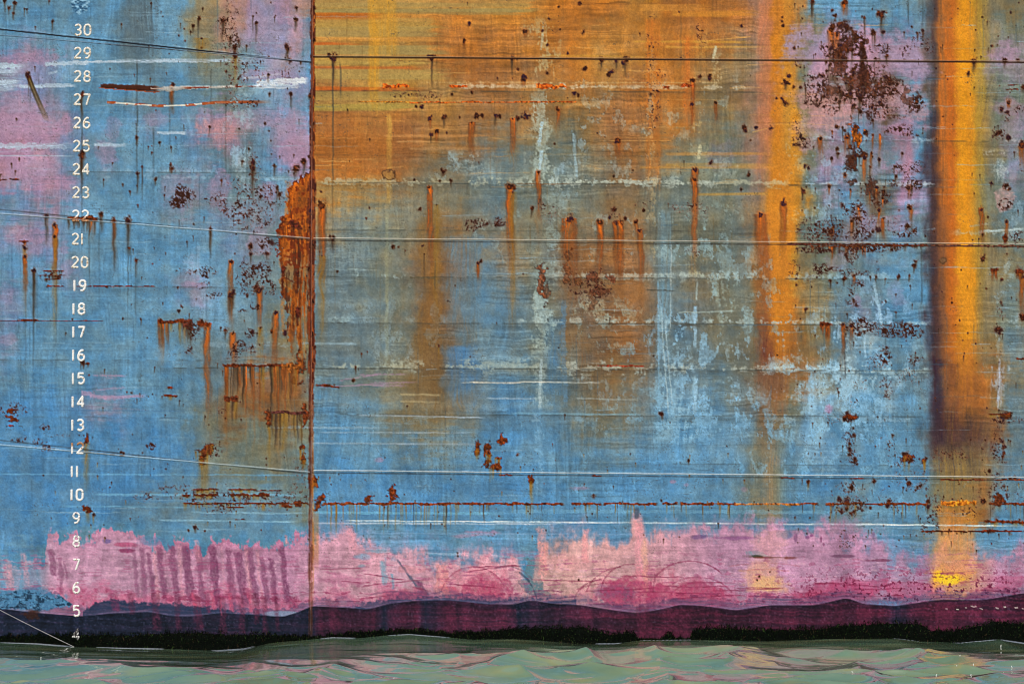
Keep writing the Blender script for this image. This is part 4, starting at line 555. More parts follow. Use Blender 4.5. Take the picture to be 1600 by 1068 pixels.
for q in [(285,305,24,20,.52),(272,318,8,8,.6),(345,315,20,14,.4),(375,325,30,22,.42),(400,300,26,12,.36),(430,310,22,18,.36),(395,345,40,24,.36),(410,385,24,20,.42),(400,430,34,24,.42),(325,425,14,8,.5),(318,446,14,6,.42),(300,425,12,6,.36),(330,460,14,6,.46),(420,445,20,12,.42),(360,60,16,60,.36),(372,120,16,30,.34),(395,260,14,30,.34),(372,290,20,16,.32),
   (390,520,10,10,.42),(300,520,12,16,.5),(296,545,8,10,.36),(370,545,12,18,.46),(395,545,8,14,.34),(400,480,8,6,.4),(378,486,10,3,.5),(230,775,18,10,.36),(290,770,34,16,.36),(350,782,60,20,.38),(420,780,40,16,.36),(350,640,20,8,.3),(270,265,10,8,.42),(390,160,20,8,.36),(360,160,20,8,.3),
   (85,430,18,8,.42),(70,668,8,5,.5),(75,700,10,5,.46),(233,696,9,5,.46),(60,690,10,5,.4),(15,640,20,12,.36),(30,688,16,6,.4),(45,640,6,4,.3),(405,105,10,26,.3),(445,110,14,20,.3),(330,704,18,16,.36),(470,760,14,40,.3),(100,680,14,4,.36),
   (1320,60,22,20,.56),(1310,90,24,26,.52),(1335,70,16,22,.5),(1345,120,26,30,.54),(1300,120,20,18,.5),(1275,130,18,16,.46),(1290,160,30,16,.46),(1345,150,54,16,.52),(1380,140,30,16,.5),(1430,162,16,18,.52),(1400,150,20,8,.4),(1360,120,30,30,.46),(1376,76,20,7,.42),(1415,80,16,14,.38),(1440,70,16,20,.34),(1380,175,30,14,.46),(1350,170,30,14,.4),(1250,100,14,8,.36),(1250,220,12,12,.46),(1245,195,8,10,.4),
   (1400,202,24,8,.44),(1425,212,20,5,.44),(1390,182,20,6,.4),(1330,255,9,22,.6),(1338,235,10,14,.4),(1360,285,12,16,.54),(1372,310,16,14,.5),(1345,300,14,20,.42),(1410,262,28,12,.42),(1425,288,16,8,.52),(1395,285,12,6,.5),(1335,330,20,16,.42),(1300,355,30,16,.46),(1340,365,26,14,.5),(1270,360,24,14,.4),(1360,350,30,16,.34),(1400,360,20,10,.34),(1420,365,16,8,.36),
   (1370,388,60,6,.5),(1290,392,26,5,.5),(1330,400,10,16,.46),(1290,420,30,10,.5),(1330,425,30,8,.44),(1270,435,10,8,.4),(1340,445,10,8,.4),(1330,460,12,20,.42),(1360,510,30,10,.5),(1395,515,30,12,.5),(1425,520,16,10,.46),(1350,505,10,10,.46),(1385,550,12,18,.46),(1430,562,16,10,.42),(1370,570,20,10,.36),(1350,600,20,10,.3),(1385,610,10,16,.4),(1330,625,10,10,.36),(1420,590,20,20,.3),(1250,390,16,8,.36),
   (1570,290,8,6,.5),(1568,318,14,10,.5),(1560,208,14,12,.4),(1575,185,10,10,.36),(1590,372,14,14,.42),(1560,515,8,8,.46),(1565,490,8,12,.3),(1545,640,10,6,.3),(1590,170,10,8,.4),(1520,800,20,12,.3),(1330,790,30,20,.38),(1390,785,22,16,.36),(1330,760,20,14,.34),(1430,750,26,20,.3),(1560,770,30,24,.38),(1540,740,20,12,.36),(1330,700,10,30,.4),(1415,720,14,10,.4),(1390,700,10,20,.3),(1460,790,30,20,.34),(1560,700,12,30,.4),(1480,710,30,12,.36),(1330,840,20,16,.3),(1450,820,20,20,.34),(1310,650,30,8,.3),(1570,655,26,6,.42),
   (755,350,30,8,.52),(735,357,14,6,.42),(780,350,14,8,.46),(850,330,12,20,.3),(930,445,26,20,.42),(1085,392,14,6,.4),(1240,420,12,20,.34),(640,148,30,6,.38),(670,150,16,6,.36),(960,335,20,8,.3),(1080,330,30,14,.28),(1000,320,20,10,.26),(1090,400,10,6,.34),(895,440,8,20,.34),(865,330,12,12,.34),(680,600,8,4,.2),(1020,100,14,60,.3),(1095,60,8,40,.3),(860,30,14,30,.28),(1020,160,12,40,.3)]:
    freckle(*q)
for (x, y) in [(1290,110),(1320,130),(1345,100),(1285,150),(1340,140),(1300,90),(1330,110),(1372,160),(1430,160)]: spot(x + 2, y, 3.4, 8, 'd'); spot(x - 9, y + 7, 2.4, 6, 'd'); spot(x + 8, y - 9, 2.6, 6, 'd')
vstroke(1346, 70, 1348, 150, 6, (60,30,28), .8)
crust(1334, 206, 7, 16, (150,82,30), rough=1.6); crust(1343, 216, 6, 14, (160,88,30), rough=1.6); crust(1336, 198, 5, 8, (90,48,26), rough=1.6); crust(1300, 214, 1, 1)
q9 = _rs(71)
for k in range(46): spot(q9.normal(1338, 34), q9.normal(118, 34), q9.uniform(1.6, 4.4), q9.choice([0, 8, 16, 26]), 'd')
for k in range(26): spot(q9.normal(1345, 40), q9.normal(290, 50), q9.uniform(1.5, 3.6), q9.choice([8, 16, 26]), q9.choice(['o', 'd']))
for q in [(1316,90,12,16,(76,40,26),.6,2.4),(1345,128,16,12,(86,46,30),.55,2.4),(1366,140,18,8,(92,50,32),.5,2.4),(1330,68,12,10,(78,40,26),.6,2.4),(1300,140,12,8,(80,46,32),.6,1.9),(1348,110,5,36,(52,30,26),.8,1.2),(1420,156,10,10,(84,52,40),.55,2.),(1332,262,6,18,(60,36,28),.7,1.8),(1362,294,8,10,(66,40,30),.6,1.9)]: crust(*q, hgt=.002)
# loose single specks
r = _rs(44)
for k in range(520):
    if r.rand() < .55: x, y = r.uniform(1240, 1620), r.uniform(0, 860)
    elif r.rand() < .5: x, y = r.uniform(200, 480), r.uniform(0, 820)
    else: x, y = r.uniform(-120, 1700), r.uniform(-100, 850)
    spot(x, y, r.uniform(.5, 1.4), r.choice([0, 0, 5, 10]), 'd')
for k in range(160): spot(r.uniform(-150, 1740), r.uniform(700, 840), r.uniform(.4, 1.1), r.choice([0, 0, 8]), 'c', 1)
# blistered rings
for (x, y, rr, c) in [(608,273,10,(150,110,60)),(1474,408,5,(110,84,60))]:
    sl = win(x - rr * 2, y - rr * 2, x + rr * 2, y + rr * 2); d = np.hypot(GX[sl] - x, (GY[sl] - y) * 1.2) + (N_f4[sl] - .5) * 4
    over(sl, c, .6 * (1 - ss(rr - 1, rr + 1, d))); over(sl, (90,60,36), .7 * (1 - ss(.6, 1.8, np.abs(d - rr)))); H[sl] += .003 * (1 - ss(rr - 2, rr + 1, d))
# rough grinder patch above the numerals, crackled relief
sl = win(106, -30, 146, 28); d = np.hypot((GX[sl] - 126) / 16, (GY[sl] - 0) / 25); m = 1 - ss(.85, 1.0, d + (N_f4[sl] - .5) * .3); q = vn(3.6, 2.4, 61, 2)[sl]
over(sl, (44,84,120), m * (1 - ss(.25, .5, q)) * .85); over(sl, (140,184,214), m * ss(.55, .8, q) * .8); H[sl] += m * .005 * q
# crackle in the blue lump at the bottom left and pit texture in blue areas
q = np.abs(vn(9, 6, 62, 3) - .5); m = (1 - ss(.0, .03, q)) * (1 - ss(60, 110, GX)) * ss(915, 930, GY) * (1 - ss(950, 956, GY)); over(ALL, (20,36,56), m * .9)
q = np.abs(vn(26, 14, 63, 4) - .5); ck = (1 - ss(.0, .012, q)); reg = ss(.58, .72, N_60) * (1 - ss(850, 900, GY)); over(ALL, (70,66,60), ck * reg * .5)
q = np.abs(vn(14, 40, 64, 4) - .5); ck = (1 - ss(.0, .02, q)) * ss(1230, 1260, GX) * (1 - ss(1440, 1460, GX)) * ss(480, 520, GY) * (1 - ss(700, 760, GY)); over(ALL, (76,72,66), ck * .6 * N_f8)
# rusty upper seam line
for (x0, y0, x1, y1) in [(-160,28.5,487,97),(487,88.5,1765,98.5)]:
    yl = y0 + (y1 - y0) * (GX - x0) / (x1 - x0); m = (1 - ss(.5, 1.9, np.abs(GY - yl - .6))) * ((GX < 487) if x0 < 0 else (GX >= 487)); over(ALL, (26,32,44) if x0 < 0 else (56,34,22), m * .9)
    over(ALL, (150,96,60) if x0 > 0 else (120,160,190), (1 - ss(.4, 1.5, np.abs(GY - yl + 1.6))) * ((GX < 487) if x0 < 0 else (GX >= 487)) * .4 * N_f8)
# painted shade, dirt and weeping below the two raised beads
for (x0, y0, x1, y1) in [(-160,309,487,373),(487,373,1765,384.5),(-160,667.5,487,738),(487,735.5,1765,749)]:
    yl = y0 + (y1 - y0) * (GX - x0) / (x1 - x0); m = ss(-.5, 1.2, GY - yl - 1.2) * (1 - ss(1, 3.2, GY - yl - 1.2)) * ((GX < 487) if x0 < 0 else (GX >= 487)); over(ALL, (40,36,34), m * .62 * (.4 + .7 * N_f8)); H += 0
# scattered rust on the bead right part
bar(1230, 1450, 381, 2.6, 6, .1, (70,40,32), kinds='d', slope=.01); bar(1455, 1600, 383.5, 2, 3, .05, (80,50,40), kinds='d', slope=.008)
for a_, b_ in [(780,800),(925,940),(1220,1240),(1330,1350),(1470,1600)]: bar(a_, b_, 738.5 + (a_ - 487) * .0105, 1.8, 0, 0, (90,48,28))

# ---- grain, contrast
def blur(A, k):
    P = np.pad(A, ((k, k), (k, k), (0, 0)), 'edge').cumsum(0); P = np.concatenate([P[:1] * 0, P]); A = (P[2 * k + 1:] - P[:-2 * k - 1]) / (2 * k + 1)
    P = A.cumsum(1); P = np.concatenate([P[:, :1] * 0, P], 1); return (P[:, 2 * k + 1:] - P[:, :-2 * k - 1]) / (2 * k + 1)
C = C + .45 * (C - blur(C, 2)) + .14 * (C - blur(C, 14))
g = 1 + (N_fine - .5) * .12 + (N_g - .5) * .10 + (N_f4 - .5) * .07
g += ((N_v2 - .5) * P_v + (N_h2 - .5) * P_h) * .04
C *= g[..., None]
C = np.clip(C, .01, .97)
H += (N_h - .5) * .0008 + (N_f8 - .5) * .0008 + (N_fine - .5) * .0006 * (1 + 2 * RUST) + (vn(170, 72, 81, 2) - .5) * .012
H += .0035 * np.cos(2 * np.pi * (GY - 285) / 72.5) * (.4 + 1.2 * N_60) * (GY < 860) + .003 * np.cos(2 * np.pi * (GX - 605) / 80.) * (.2 + N_60)
# ---------------------------------------------------------------- helpers
def wx_(X): return (np.asarray(X, float) - 800) / S
def wz_(Y): return (1000 - np.asarray(Y, float)) / S
def relief(X, Y):
    i = np.clip(((np.asarray(X) - PX[0]) / STEP).round().astype(int), 0, NX - 1); j = np.clip(((np.asarray(Y) - PY[0]) / STEP).round().astype(int), 0, NY - 1)
    return H[j, i]
def paint_at(X, Y):
    i = np.clip(((np.asarray(X) - PX[0]) / STEP).round().astype(int), 0, NX - 1); j = np.clip(((np.asarray(Y) - PY[0]) / STEP).round().astype(int), 0, NY - 1)
    return C[j, i]
def lin(c): c = np.asarray(c, float); return np.where(c <= .04045, c / 12.92, ((c + .055) / 1.055) ** 2.4)
def grid_mesh(name, V, ny, nx):
    me = bpy.data.meshes.new(name); nv = ny * nx; nf = (ny - 1) * (nx - 1)
    idx = np.arange(nv, dtype=np.int32).reshape(ny, nx)
    F = np.stack([idx[:-1, :-1], idx[1:, :-1], idx[1:, 1:], idx[:-1, 1:]], -1).reshape(-1)
    me.vertices.add(nv); me.vertices.foreach_set('co', V.astype(np.float32).reshape(-1))
    me.loops.add(nf * 4); me.loops.foreach_set('vertex_index', F)
    me.polygons.add(nf); me.polygons.foreach_set('loop_start', np.arange(0, nf * 4, 4, dtype=np.int32)); me.polygons.foreach_set('loop_total', np.full(nf, 4, np.int32))
    me.polygons.foreach_set('use_smooth', np.ones(nf, bool)); me.update(calc_edges=True)
    return me
def poly_mesh(name, V, F, smooth=True):
    me = bpy.data.meshes.new(name); me.from_pydata([tuple(v) for v in V], [], [tuple(f) for f in F])
    me.polygons.foreach_set('use_smooth', np.full(len(me.polygons), smooth)); me.update(); return me
def link(name, me, mat=None, parent=None):
    o = bpy.data.objects.new(name, me); COL.objects.link(o)
    if mat: me.materials.append(mat)
    if parent: o.parent = parent
    return o
def tag(o, label=None, cat=None, group=None, kind=None):
    for k, v in (('label', label), ('category', cat), ('group', group), ('kind', kind)):
        if v: o[k] = v
    return o
def attr_col(me, name, A):
    a = me.attributes.new(name, 'FLOAT_COLOR', 'POINT'); A4 = np.ones((len(A), 4), np.float32); A4[:, :3] = A; a.data.foreach_set('color', A4.reshape(-1))
def attr_f(me, name, A):
    a = me.attributes.new(name, 'FLOAT', 'POINT'); a.data.foreach_set('value', A.astype(np.float32).reshape(-1))
class Mat:
    def __init__(s, name):
        s.m = bpy.data.materials.new(name); s.m.use_nodes = True; s.t = s.m.node_tree; s.b = s.t.nodes['Principled BSDF']; s.co = s.t.nodes.new('ShaderNodeTexCoord')
    def n(s, kind, **kw):
        x = s.t.nodes.new(kind)
        for k, v in kw.items():
            if k in x.inputs: x.inputs[k].default_value = v
            else: setattr(x, k, v)
        return x
    def l(s, a, b): s.t.links.new(a, b)
    def noise(s, scale, detail=4, sx=1, sy=1, sz=1, space='Object'):
        mp = s.n('ShaderNodeMapping'); mp.inputs['Scale'].default_value = (sx, sy, sz); s.l(s.co.outputs[space], mp.inputs[0])
        x = s.n('ShaderNodeTexNoise', Scale=scale, Detail=detail); s.l(mp.outputs[0], x.inputs['Vector']); return x.outputs['Fac']
    def ramp(s, src, stops):
        r = s.n('ShaderNodeValToRGB'); e = r.color_ramp.elements
        while len(e) < len(stops): e.new(.5)
        for k, (p, c) in enumerate(stops): e[k].position = p; e[k].color = (*c, 1) if len(c) == 3 else c
        s.l(src, r.inputs[0]); return r.outputs[0]
    def mix(s, f, a, b, mode='MIX'):
        x = s.n('ShaderNodeMix', data_type='RGBA', blend_type=mode)
        for src, i in ((f, 0), (a, 6), (b, 7)):
            if isinstance(src, (int, float)): x.inputs[i].default_value = src
            elif isinstance(src, tuple): x.inputs[i].default_value = (*src, 1)
            else: s.l(src, x.inputs[i])
        return x.outputs[2]
    def math(s, op, a, b=0.):
        x = s.n('ShaderNodeMath', operation=op)
        for src, i in ((a, 0), (b, 1)):
            if isinstance(src, (int, float)): x.inputs[i].default_value = src
            else: s.l(src, x.inputs[i])
        return x.outputs[0]
    def bump(s, h, strength, dist):
        x = s.n('ShaderNodeBump', Strength=strength, Distance=dist); s.l(h, x.inputs['Height']); s.l(x.outputs[0], s.b.inputs['Normal'])

# ---------------------------------------------------------------- hull
ship = bpy.data.objects.new('cargo_ship', None); COL.objects.link(ship)
tag(ship, 'weathered ship hull in blue and ochre paint with rust streaks and white draft numbers', 'ship')
V = np.empty((NY, NX, 3)); V[..., 0] = wx_(GX); V[..., 1] = -H; V[..., 2] = wz_(GY)
me = grid_mesh('hull_plating', V, NY, NX)
attr_col(me, 'paint', lin(C).reshape(-1, 3)); attr_f(me, 'rust', RUST.reshape(-1)); attr_f(me, 'wet', WET.reshape(-1))
pm = Mat('weathered_hull_paint')
ap = pm.n('ShaderNodeAttribute', attribute_name='paint'); ar = pm.n('ShaderNodeAttribute', attribute_name='rust'); aw = pm.n('ShaderNodeAttribute', attribute_name='wet')
fine = pm.noise(70, 5); hor = pm.noise(14, 4, .35, 1, 9); ver = pm.noise(14, 4, 8, 1, .25)
g1 = pm.ramp(fine, [(.3, (.86, .86, .86)), (.7, (1.14, 1.14, 1.14))]); g2 = pm.ramp(hor, [(.3, (.97, .97, .97)), (.7, (1.03, 1.03, 1.03))]); g3 = pm.ramp(ver, [(.3, (.98, .98, .98)), (.7, (1.02, 1.02, 1.02))])
c = pm.mix(1., pm.mix(1., pm.mix(1., ap.outputs['Color'], g1, 'MULTIPLY'), g2, 'MULTIPLY'), g3, 'MULTIPLY')
rr_ = pm.ramp(pm.noise(55, 6), [(.3, tuple(lin(np.array([44, 24, 20]) / 255))), (.5, tuple(lin(np.array([104, 52, 28]) / 255))), (.72, tuple(lin(np.array([176, 92, 34]) / 255)))])
c = pm.mix(pm.math('MULTIPLY', ar.outputs['Fac'], .14), c, rr_)
pm.l(c, pm.b.inputs['Base Color'])
ro = pm.math('SUBTRACT', pm.math('ADD', .62, pm.math('MULTIPLY', ar.outputs['Fac'], .3)), pm.math('MULTIPLY', aw.outputs['Fac'], .25)); pm.l(ro, pm.b.inputs['Roughness'])
pm.b.inputs['Specular IOR Level'].default_value = .10
pm.bump(pm.noise(110, 5), .35, .003)
tag(link('hull_plating', me, pm.m, ship), 'blue, ochre and pink painted steel plates with rust')
om = Mat('plain_hull_paint')
c = om.ramp(om.noise(1.4, 6, 3, 1, .4), [(.3, tuple(lin(np.array([84, 128, 160]) / 255))), (.55, tuple(lin(np.array([92, 139, 174]) / 255))), (.68, tuple(lin(np.array([130, 112, 80]) / 255))), (.8, tuple(lin(np.array([110, 60, 30]) / 255)))])
sep = om.n('ShaderNodeSeparateXYZ'); om.l(om.co.outputs['Object'], sep.inputs[0])
zz = om.math('ADD', sep.outputs[2], om.math('MULTIPLY', om.noise(1.2, 5), .5))
band_ = om.ramp(zz, [(.0, (1, 1, 1)), (.55, (1, 1, 1)), (.62, (0, 0, 0))]); pink_ = om.ramp(om.math('MULTIPLY', zz, .4), [(.6, (1, 1, 1)), (.7, (0, 0, 0))])
c = om.mix(pink_, c, tuple(lin(np.array([196, 144, 174]) / 255))); c = om.mix(band_, c, tuple(lin(np.array([60, 36, 56]) / 255)))
c = om.mix(1., c, om.ramp(om.noise(40, 5), [(.3, (.8, .8, .8)), (.7, (1.18, 1.18, 1.18))]), 'MULTIPLY'); c = om.mix(om.ramp(om.noise(3.5, 8, 1.4, 1, .5), [(.62, (0, 0, 0)), (.68, (1, 1, 1))]), c, tuple(lin(np.array([84, 46, 30]) / 255)))
om.l(c, om.b.inputs['Base Color']); om.b.inputs['Roughness'].default_value = .65; om.bump(om.noise(30, 5), .3, .01)
xs = [-52, -46, -30, -12, 12, 34, 50]; ys = [5.0, 2.0, .35, .03, .03, .35, 1.8]   # plan of the side, curving in at both ends
V = []; F = []
for x, y in zip(xs, ys): V += [(x, y + 1.2 * (y > 1), -3), (x, y, -.3), (x, y, 6), (x, y - .02, 14.5), (x, 15 - y * .6, 14.5), (x, 15 - y, -3)]
for k in range(len(xs) - 1):
    for j in range(5): a = k * 6 + j; F.append((a, a + 6, a + 7, a + 1))
F += [tuple(range(5, -1, -1)), tuple(range(len(V) - 6, len(V)))]
link('outer_plating', poly_mesh('outer_plating', V, F, False), om.m, ship)

# weld beads and plate edge
bead = Mat('painted_weld_bead'); ab = bead.n('ShaderNodeAttribute', attribute_name='paint'); bead.l(bead.mix(1., ab.outputs['Color'], bead.ramp(bead.noise(60, 4), [(.3, (.85, .85, .85)), (.7, (1.12, 1.12, 1.12))]), 'MULTIPLY'), bead.b.inputs['Base Color'])
bead.b.inputs['Roughness'].default_value = .55; bead.bump(bead.noise(90, 3), .4, .003)
def ridge(name, pts, rad, tint, tmix, seed, label, flat=.8, rn=.3):
    "half-round bead following the plating from point to point"
    P = []
    for (x0, y0), (x1, y1) in zip(pts[:-1], pts[1:]):
        n = max(int(math.hypot(x1 - x0, y1 - y0) / 2.2), 2); t = np.arange(n) / n; P += list(zip(x0 + (x1 - x0) * t, y0 + (y1 - y0) * t))
    P.append(pts[-1]); P = np.array(P, float); n = len(P); q = _rs(seed)
    D = np.gradient(P, axis=0); D /= np.linalg.norm(D, axis=1)[:, None]; Nn = np.stack([-D[:, 1], D[:, 0]], 1)
    sm = np.convolve(q.rand(n + 8), np.ones(5) / 5, 'same')[4:-4]; rr = rad * (1 - rn + 2 * rn * sm) + rad * .25 * (q.rand(n) - .5); wob = (np.convolve(q.rand(n + 40), np.ones(25) / 25, 'same')[20:-20] - .5) * 2.4
    K = 8; A = np.linspace(0, math.pi, K); Vv = np.empty((n, K, 3))
    for k, a in enumerate(A):
        X = P[:, 0] + Nn[:, 0] * (rr * math.cos(a) + wob); Y = P[:, 1] + Nn[:, 1] * (rr * math.cos(a) + wob)
        Vv[:, k, 0] = wx_(X); Vv[:, k, 2] = wz_(Y); Vv[:, k, 1] = -relief(P[:, 0], P[:, 1]) - rr * math.sin(a) / S * flat + .002
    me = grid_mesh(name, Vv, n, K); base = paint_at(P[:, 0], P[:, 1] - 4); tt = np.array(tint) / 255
    cc = base * (1 - tmix) + tt * tmix; attr_col(me, 'paint', np.repeat(lin(cc)[:, None, :], K, 1).reshape(-1, 3))  # tint whitens the pale seams: their lit highlight is painted into the colour
    return tag(link(name, me, bead.m, ship), label)
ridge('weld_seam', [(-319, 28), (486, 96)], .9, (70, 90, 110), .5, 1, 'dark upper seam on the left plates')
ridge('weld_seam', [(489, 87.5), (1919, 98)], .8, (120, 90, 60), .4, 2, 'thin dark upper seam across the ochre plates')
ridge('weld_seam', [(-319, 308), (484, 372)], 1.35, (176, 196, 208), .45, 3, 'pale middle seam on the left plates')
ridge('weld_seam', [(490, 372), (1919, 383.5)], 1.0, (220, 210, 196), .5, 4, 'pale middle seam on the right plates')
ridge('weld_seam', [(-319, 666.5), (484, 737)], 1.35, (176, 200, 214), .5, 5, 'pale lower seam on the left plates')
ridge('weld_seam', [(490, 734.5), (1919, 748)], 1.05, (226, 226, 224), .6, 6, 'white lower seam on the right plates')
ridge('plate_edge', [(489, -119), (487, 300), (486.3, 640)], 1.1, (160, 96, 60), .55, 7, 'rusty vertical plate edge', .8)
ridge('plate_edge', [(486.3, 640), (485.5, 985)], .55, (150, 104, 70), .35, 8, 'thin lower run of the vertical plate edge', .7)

# draft numbers: raised, painted strokes, 18 units high and 12 wide
def arcp(cx, cy, rx, ry, a0, a1, n=12): return [(cx + rx * math.cos(math.radians(a)), cy - ry * math.sin(math.radians(a))) for a in np.linspace(a0, a1, n)]
GL = {'0': [arcp(6, 5.4, 4.6, 4.6, 0, 180) + arcp(6, 12.6, 4.6, 4.6, 180, 360) + [(10.6, 5.4)]],
 '1': [[(1.5, .6), (1.5, 17.4)]],
 '2': [arcp(5.8, 5.2, 4.6, 4.4, 165, -35, 14) + [(1.2, 16.6), (11, 16.6)]],
 '3': [arcp(5.8, 4.9, 4.4, 4.1, 160, -90, 14) + [(4.6, 9)], arcp(5.8, 13.1, 4.8, 4.2, 90, -160, 14)],
 '4': [[(8.6, 17.4), (8.6, .8), (1, 12.6), (11.4, 12.6)]],
 '5': [[(10.4, 1), (2.4, 1), (1.9, 8)] + arcp(5.8, 11.8, 4.8, 5.2, 120, -150, 16)],
 '6': [[(9.6, 1.6), (6.4, 1.2), (3.2, 4), (1.5, 9), (1.4, 12.4)] + arcp(6, 12.4, 4.6, 4.6, 180, 540, 24)],
 '7': [[(1, 1.2), (10.6, 1.2), (5.2, 17.2)]],
 '8': [arcp(6, 5, 4, 4, 0, 360, 22), arcp(6, 13, 4.7, 4.2, 0, 360, 24)],
 '9': [arcp(6, 5.6, 4.6, 4.6, 0, 360, 24) + [(10.6, 8), (9.4, 13), (6.6, 16.8), (2.6, 16.6)]]}
def sweep(P, r, q):
    P = np.array(P, float); out = [P[0]]
    for a, b in zip(P[:-1], P[1:]):
        n = max(int(np.hypot(*(b - a)) / .8), 1)
        for k in range(1, n + 1): out.append(a + (b - a) * k / n)
    P = np.array(out); n = len(P); D = np.gradient(P, axis=0); D /= np.maximum(np.linalg.norm(D, axis=1), 1e-6)[:, None]; Nn = np.stack([-D[:, 1], D[:, 0]], 1)
    rr = r * (.9 + .2 * q.rand(n)); rr[0] *= .75; rr[-1] *= .75
    K = 7; A = np.linspace(-.25, math.pi + .25, K); Vv = np.empty((n, K, 3))
    for k, a in enumerate(A): Vv[:, k, 0] = P[:, 0] + Nn[:, 0] * rr * math.cos(a); Vv[:, k, 1] = -rr * math.sin(a) * .7; Vv[:, k, 2] = P[:, 1] + Nn[:, 1] * rr * math.cos(a)
    F = [(i * K + k, (i + 1) * K + k, (i + 1) * K + k + 1, i * K + k + 1) for i in range(n - 1) for k in range(K - 1)]
    F += [tuple(range(K)), tuple((n - 1) * K + k for k in range(K))][:2]
    return Vv.reshape(-1, 3), F
def num_mat(name, mode):
    m = Mat(name); s = m.n('ShaderNodeSeparateXYZ'); m.l(m.co.outputs['Object'], s.inputs[0]); z = s.outputs[2]
    W = (.89, .88, .86) if mode != 'high' else (.84, .80, .72)
    c = m.mix(m.ramp(m.noise(26, 4), [(.55, (0, 0, 0)), (.68, (1, 1, 1))]), W, (.62, .50, .34) if mode == 'high' else (.74, .72, .70))
    edge = (.34, .15, .05)
    if mode == 'low rust': f = m.ramp(m.math('ADD', m.math('MULTIPLY', z, -5.5), m.math('MULTIPLY', m.noise(60, 4), .5)), [(.30, (0, 0, 0)), (.36, (1, 1, 1))]); c = m.mix(f, c, m.ramp(m.noise(70, 3), [(.35, (.10, .03, .015)), (.5, (.45, .17, .05)), (.7, (.75, .45, .25))]))
    elif mode == 'top rust': f = m.ramp(m.math('ADD', m.math('MULTIPLY', z, 3.5), m.noise(60, 4)), [(.52, (0, 0, 0)), (.6, (1, 1, 1))]); c = m.mix(f, c, (.36, .17, .07))
    elif mode == 'chipped': f = m.ramp(m.noise(55, 4), [(.44, (0, 0, 0)), (.48, (1, 1, 1))]); c = m.mix(f, c, (.03, .025, .03))
    elif mode == 'worn': f = m.ramp(m.noise(45, 4), [(.56, (0, 0, 0)), (.62, (1, 1, 1))]); c = m.mix(f, c, (.30, .22, .26))
    else: f = m.ramp(m.noise(48, 5), [(.61, (0, 0, 0)), (.66, (1, 1, 1))]); c = m.mix(f, c, edge)
    m.l(c, m.b.inputs['Base Color']); m.b.inputs['Roughness'].default_value = .5; m.bump(m.noise(120, 3), .3, .002); return m.m
NM = {k: num_mat('number_paint_' + k.replace(' ', '_'), k) for k in ('high', 'mid', 'low rust', 'top rust', 'chipped', 'worn')}
for num in range(4, 31):
    Yc = 47 + (30 - num) * 36.27; L0 = np.interp(num, [10, 13, 15, 18, 20, 24, 27, 30], [110.5, 111.5, 112.5, 113.5, 111.5, 113.5, 115, 116]) if num >= 10 else 113.5
    if num == 19: L0 = 115
    rad = 1.65 if num >= 20 else (1.85 if num >= 10 else 1.65)
    q = _rs(num); V = []; F = []; x = 0
    for ch in str(num):
        for st in GL[ch]:
            v, f = sweep([(px + x, py) for px, py in st], rad, q); o = len(V); V += list(v); F += [tuple(i + o for i in ff) for ff in f]
        x += 8.2 if ch == '1' else 14.8
    V = np.array(V); cx = L0 + 10; h = relief(V[:, 0] + L0, V[:, 2] + Yc - 9)
    W = np.stack([(V[:, 0] + L0 - cx) / S, V[:, 1] / S - h + .001, -(V[:, 2] - 9) / S], 1)
    mode = {22: 'low rust', 12: 'top rust', 4: 'chipped', 8: 'worn', 9: 'worn'}.get(num, 'high' if num >= 20 else 'mid')
    o = link('draft_number', poly_mesh('draft_number', W, F), NM[mode], ship); o.location = (wx_(cx), -.034 if num == 4 else 0, wz_(Yc)); o['label'] = 'raised white draft number %d' % num

# ---------------------------------------------------------------- sea
WLP = np.array([(-1000,1003),(-160,1004),(0,1002),(60,1004),(122,1009),(190,1011),(250,1012),(340,1015),(382,1012),(420,1003),(487,997),(520,994),(560,995),(600,991),(640,989),(690,993),(740,998),(800,997),(840,999),(900,1004),(960,1004),(1000,999),(1080,998),(1200,1000),(1300,997),(1400,996),(1440,1001),(1500,1003),(1560,997),(1600,1003),(1760,1000),(2600,1000)], float)
def hw(x): return np.interp(x * S + 800, WLP[:, 0], (1000 - WLP[:, 1]) / S)
xf = np.linspace(-9.5, 9.5, 1500); yf = np.linspace(-6, .06, 620)
xa = np.concatenate([[-4000, -1200, -400, -150, -70, -40, -24, -16, -12], xf, [12, 16, 24, 40, 70, 150, 400, 1200, 4000]])
ya = np.concatenate([[-4000, -1200, -400, -150, -60, -30, -20, -14, -10, -8], yf, [2, 8, 14, 20, 60, 400, 4000]])
WX, WY = np.meshgrid(xa, ya)
u = np.clip(xa, -12, 12) * 100; v = np.clip(ya, -9, 3) * 100
def wn_(sx, sy, seed, oct=1): return vn(sx, sy, seed, oct, .5, u, v)
def ridged(n): return 1 - np.abs(2 * n - 1)
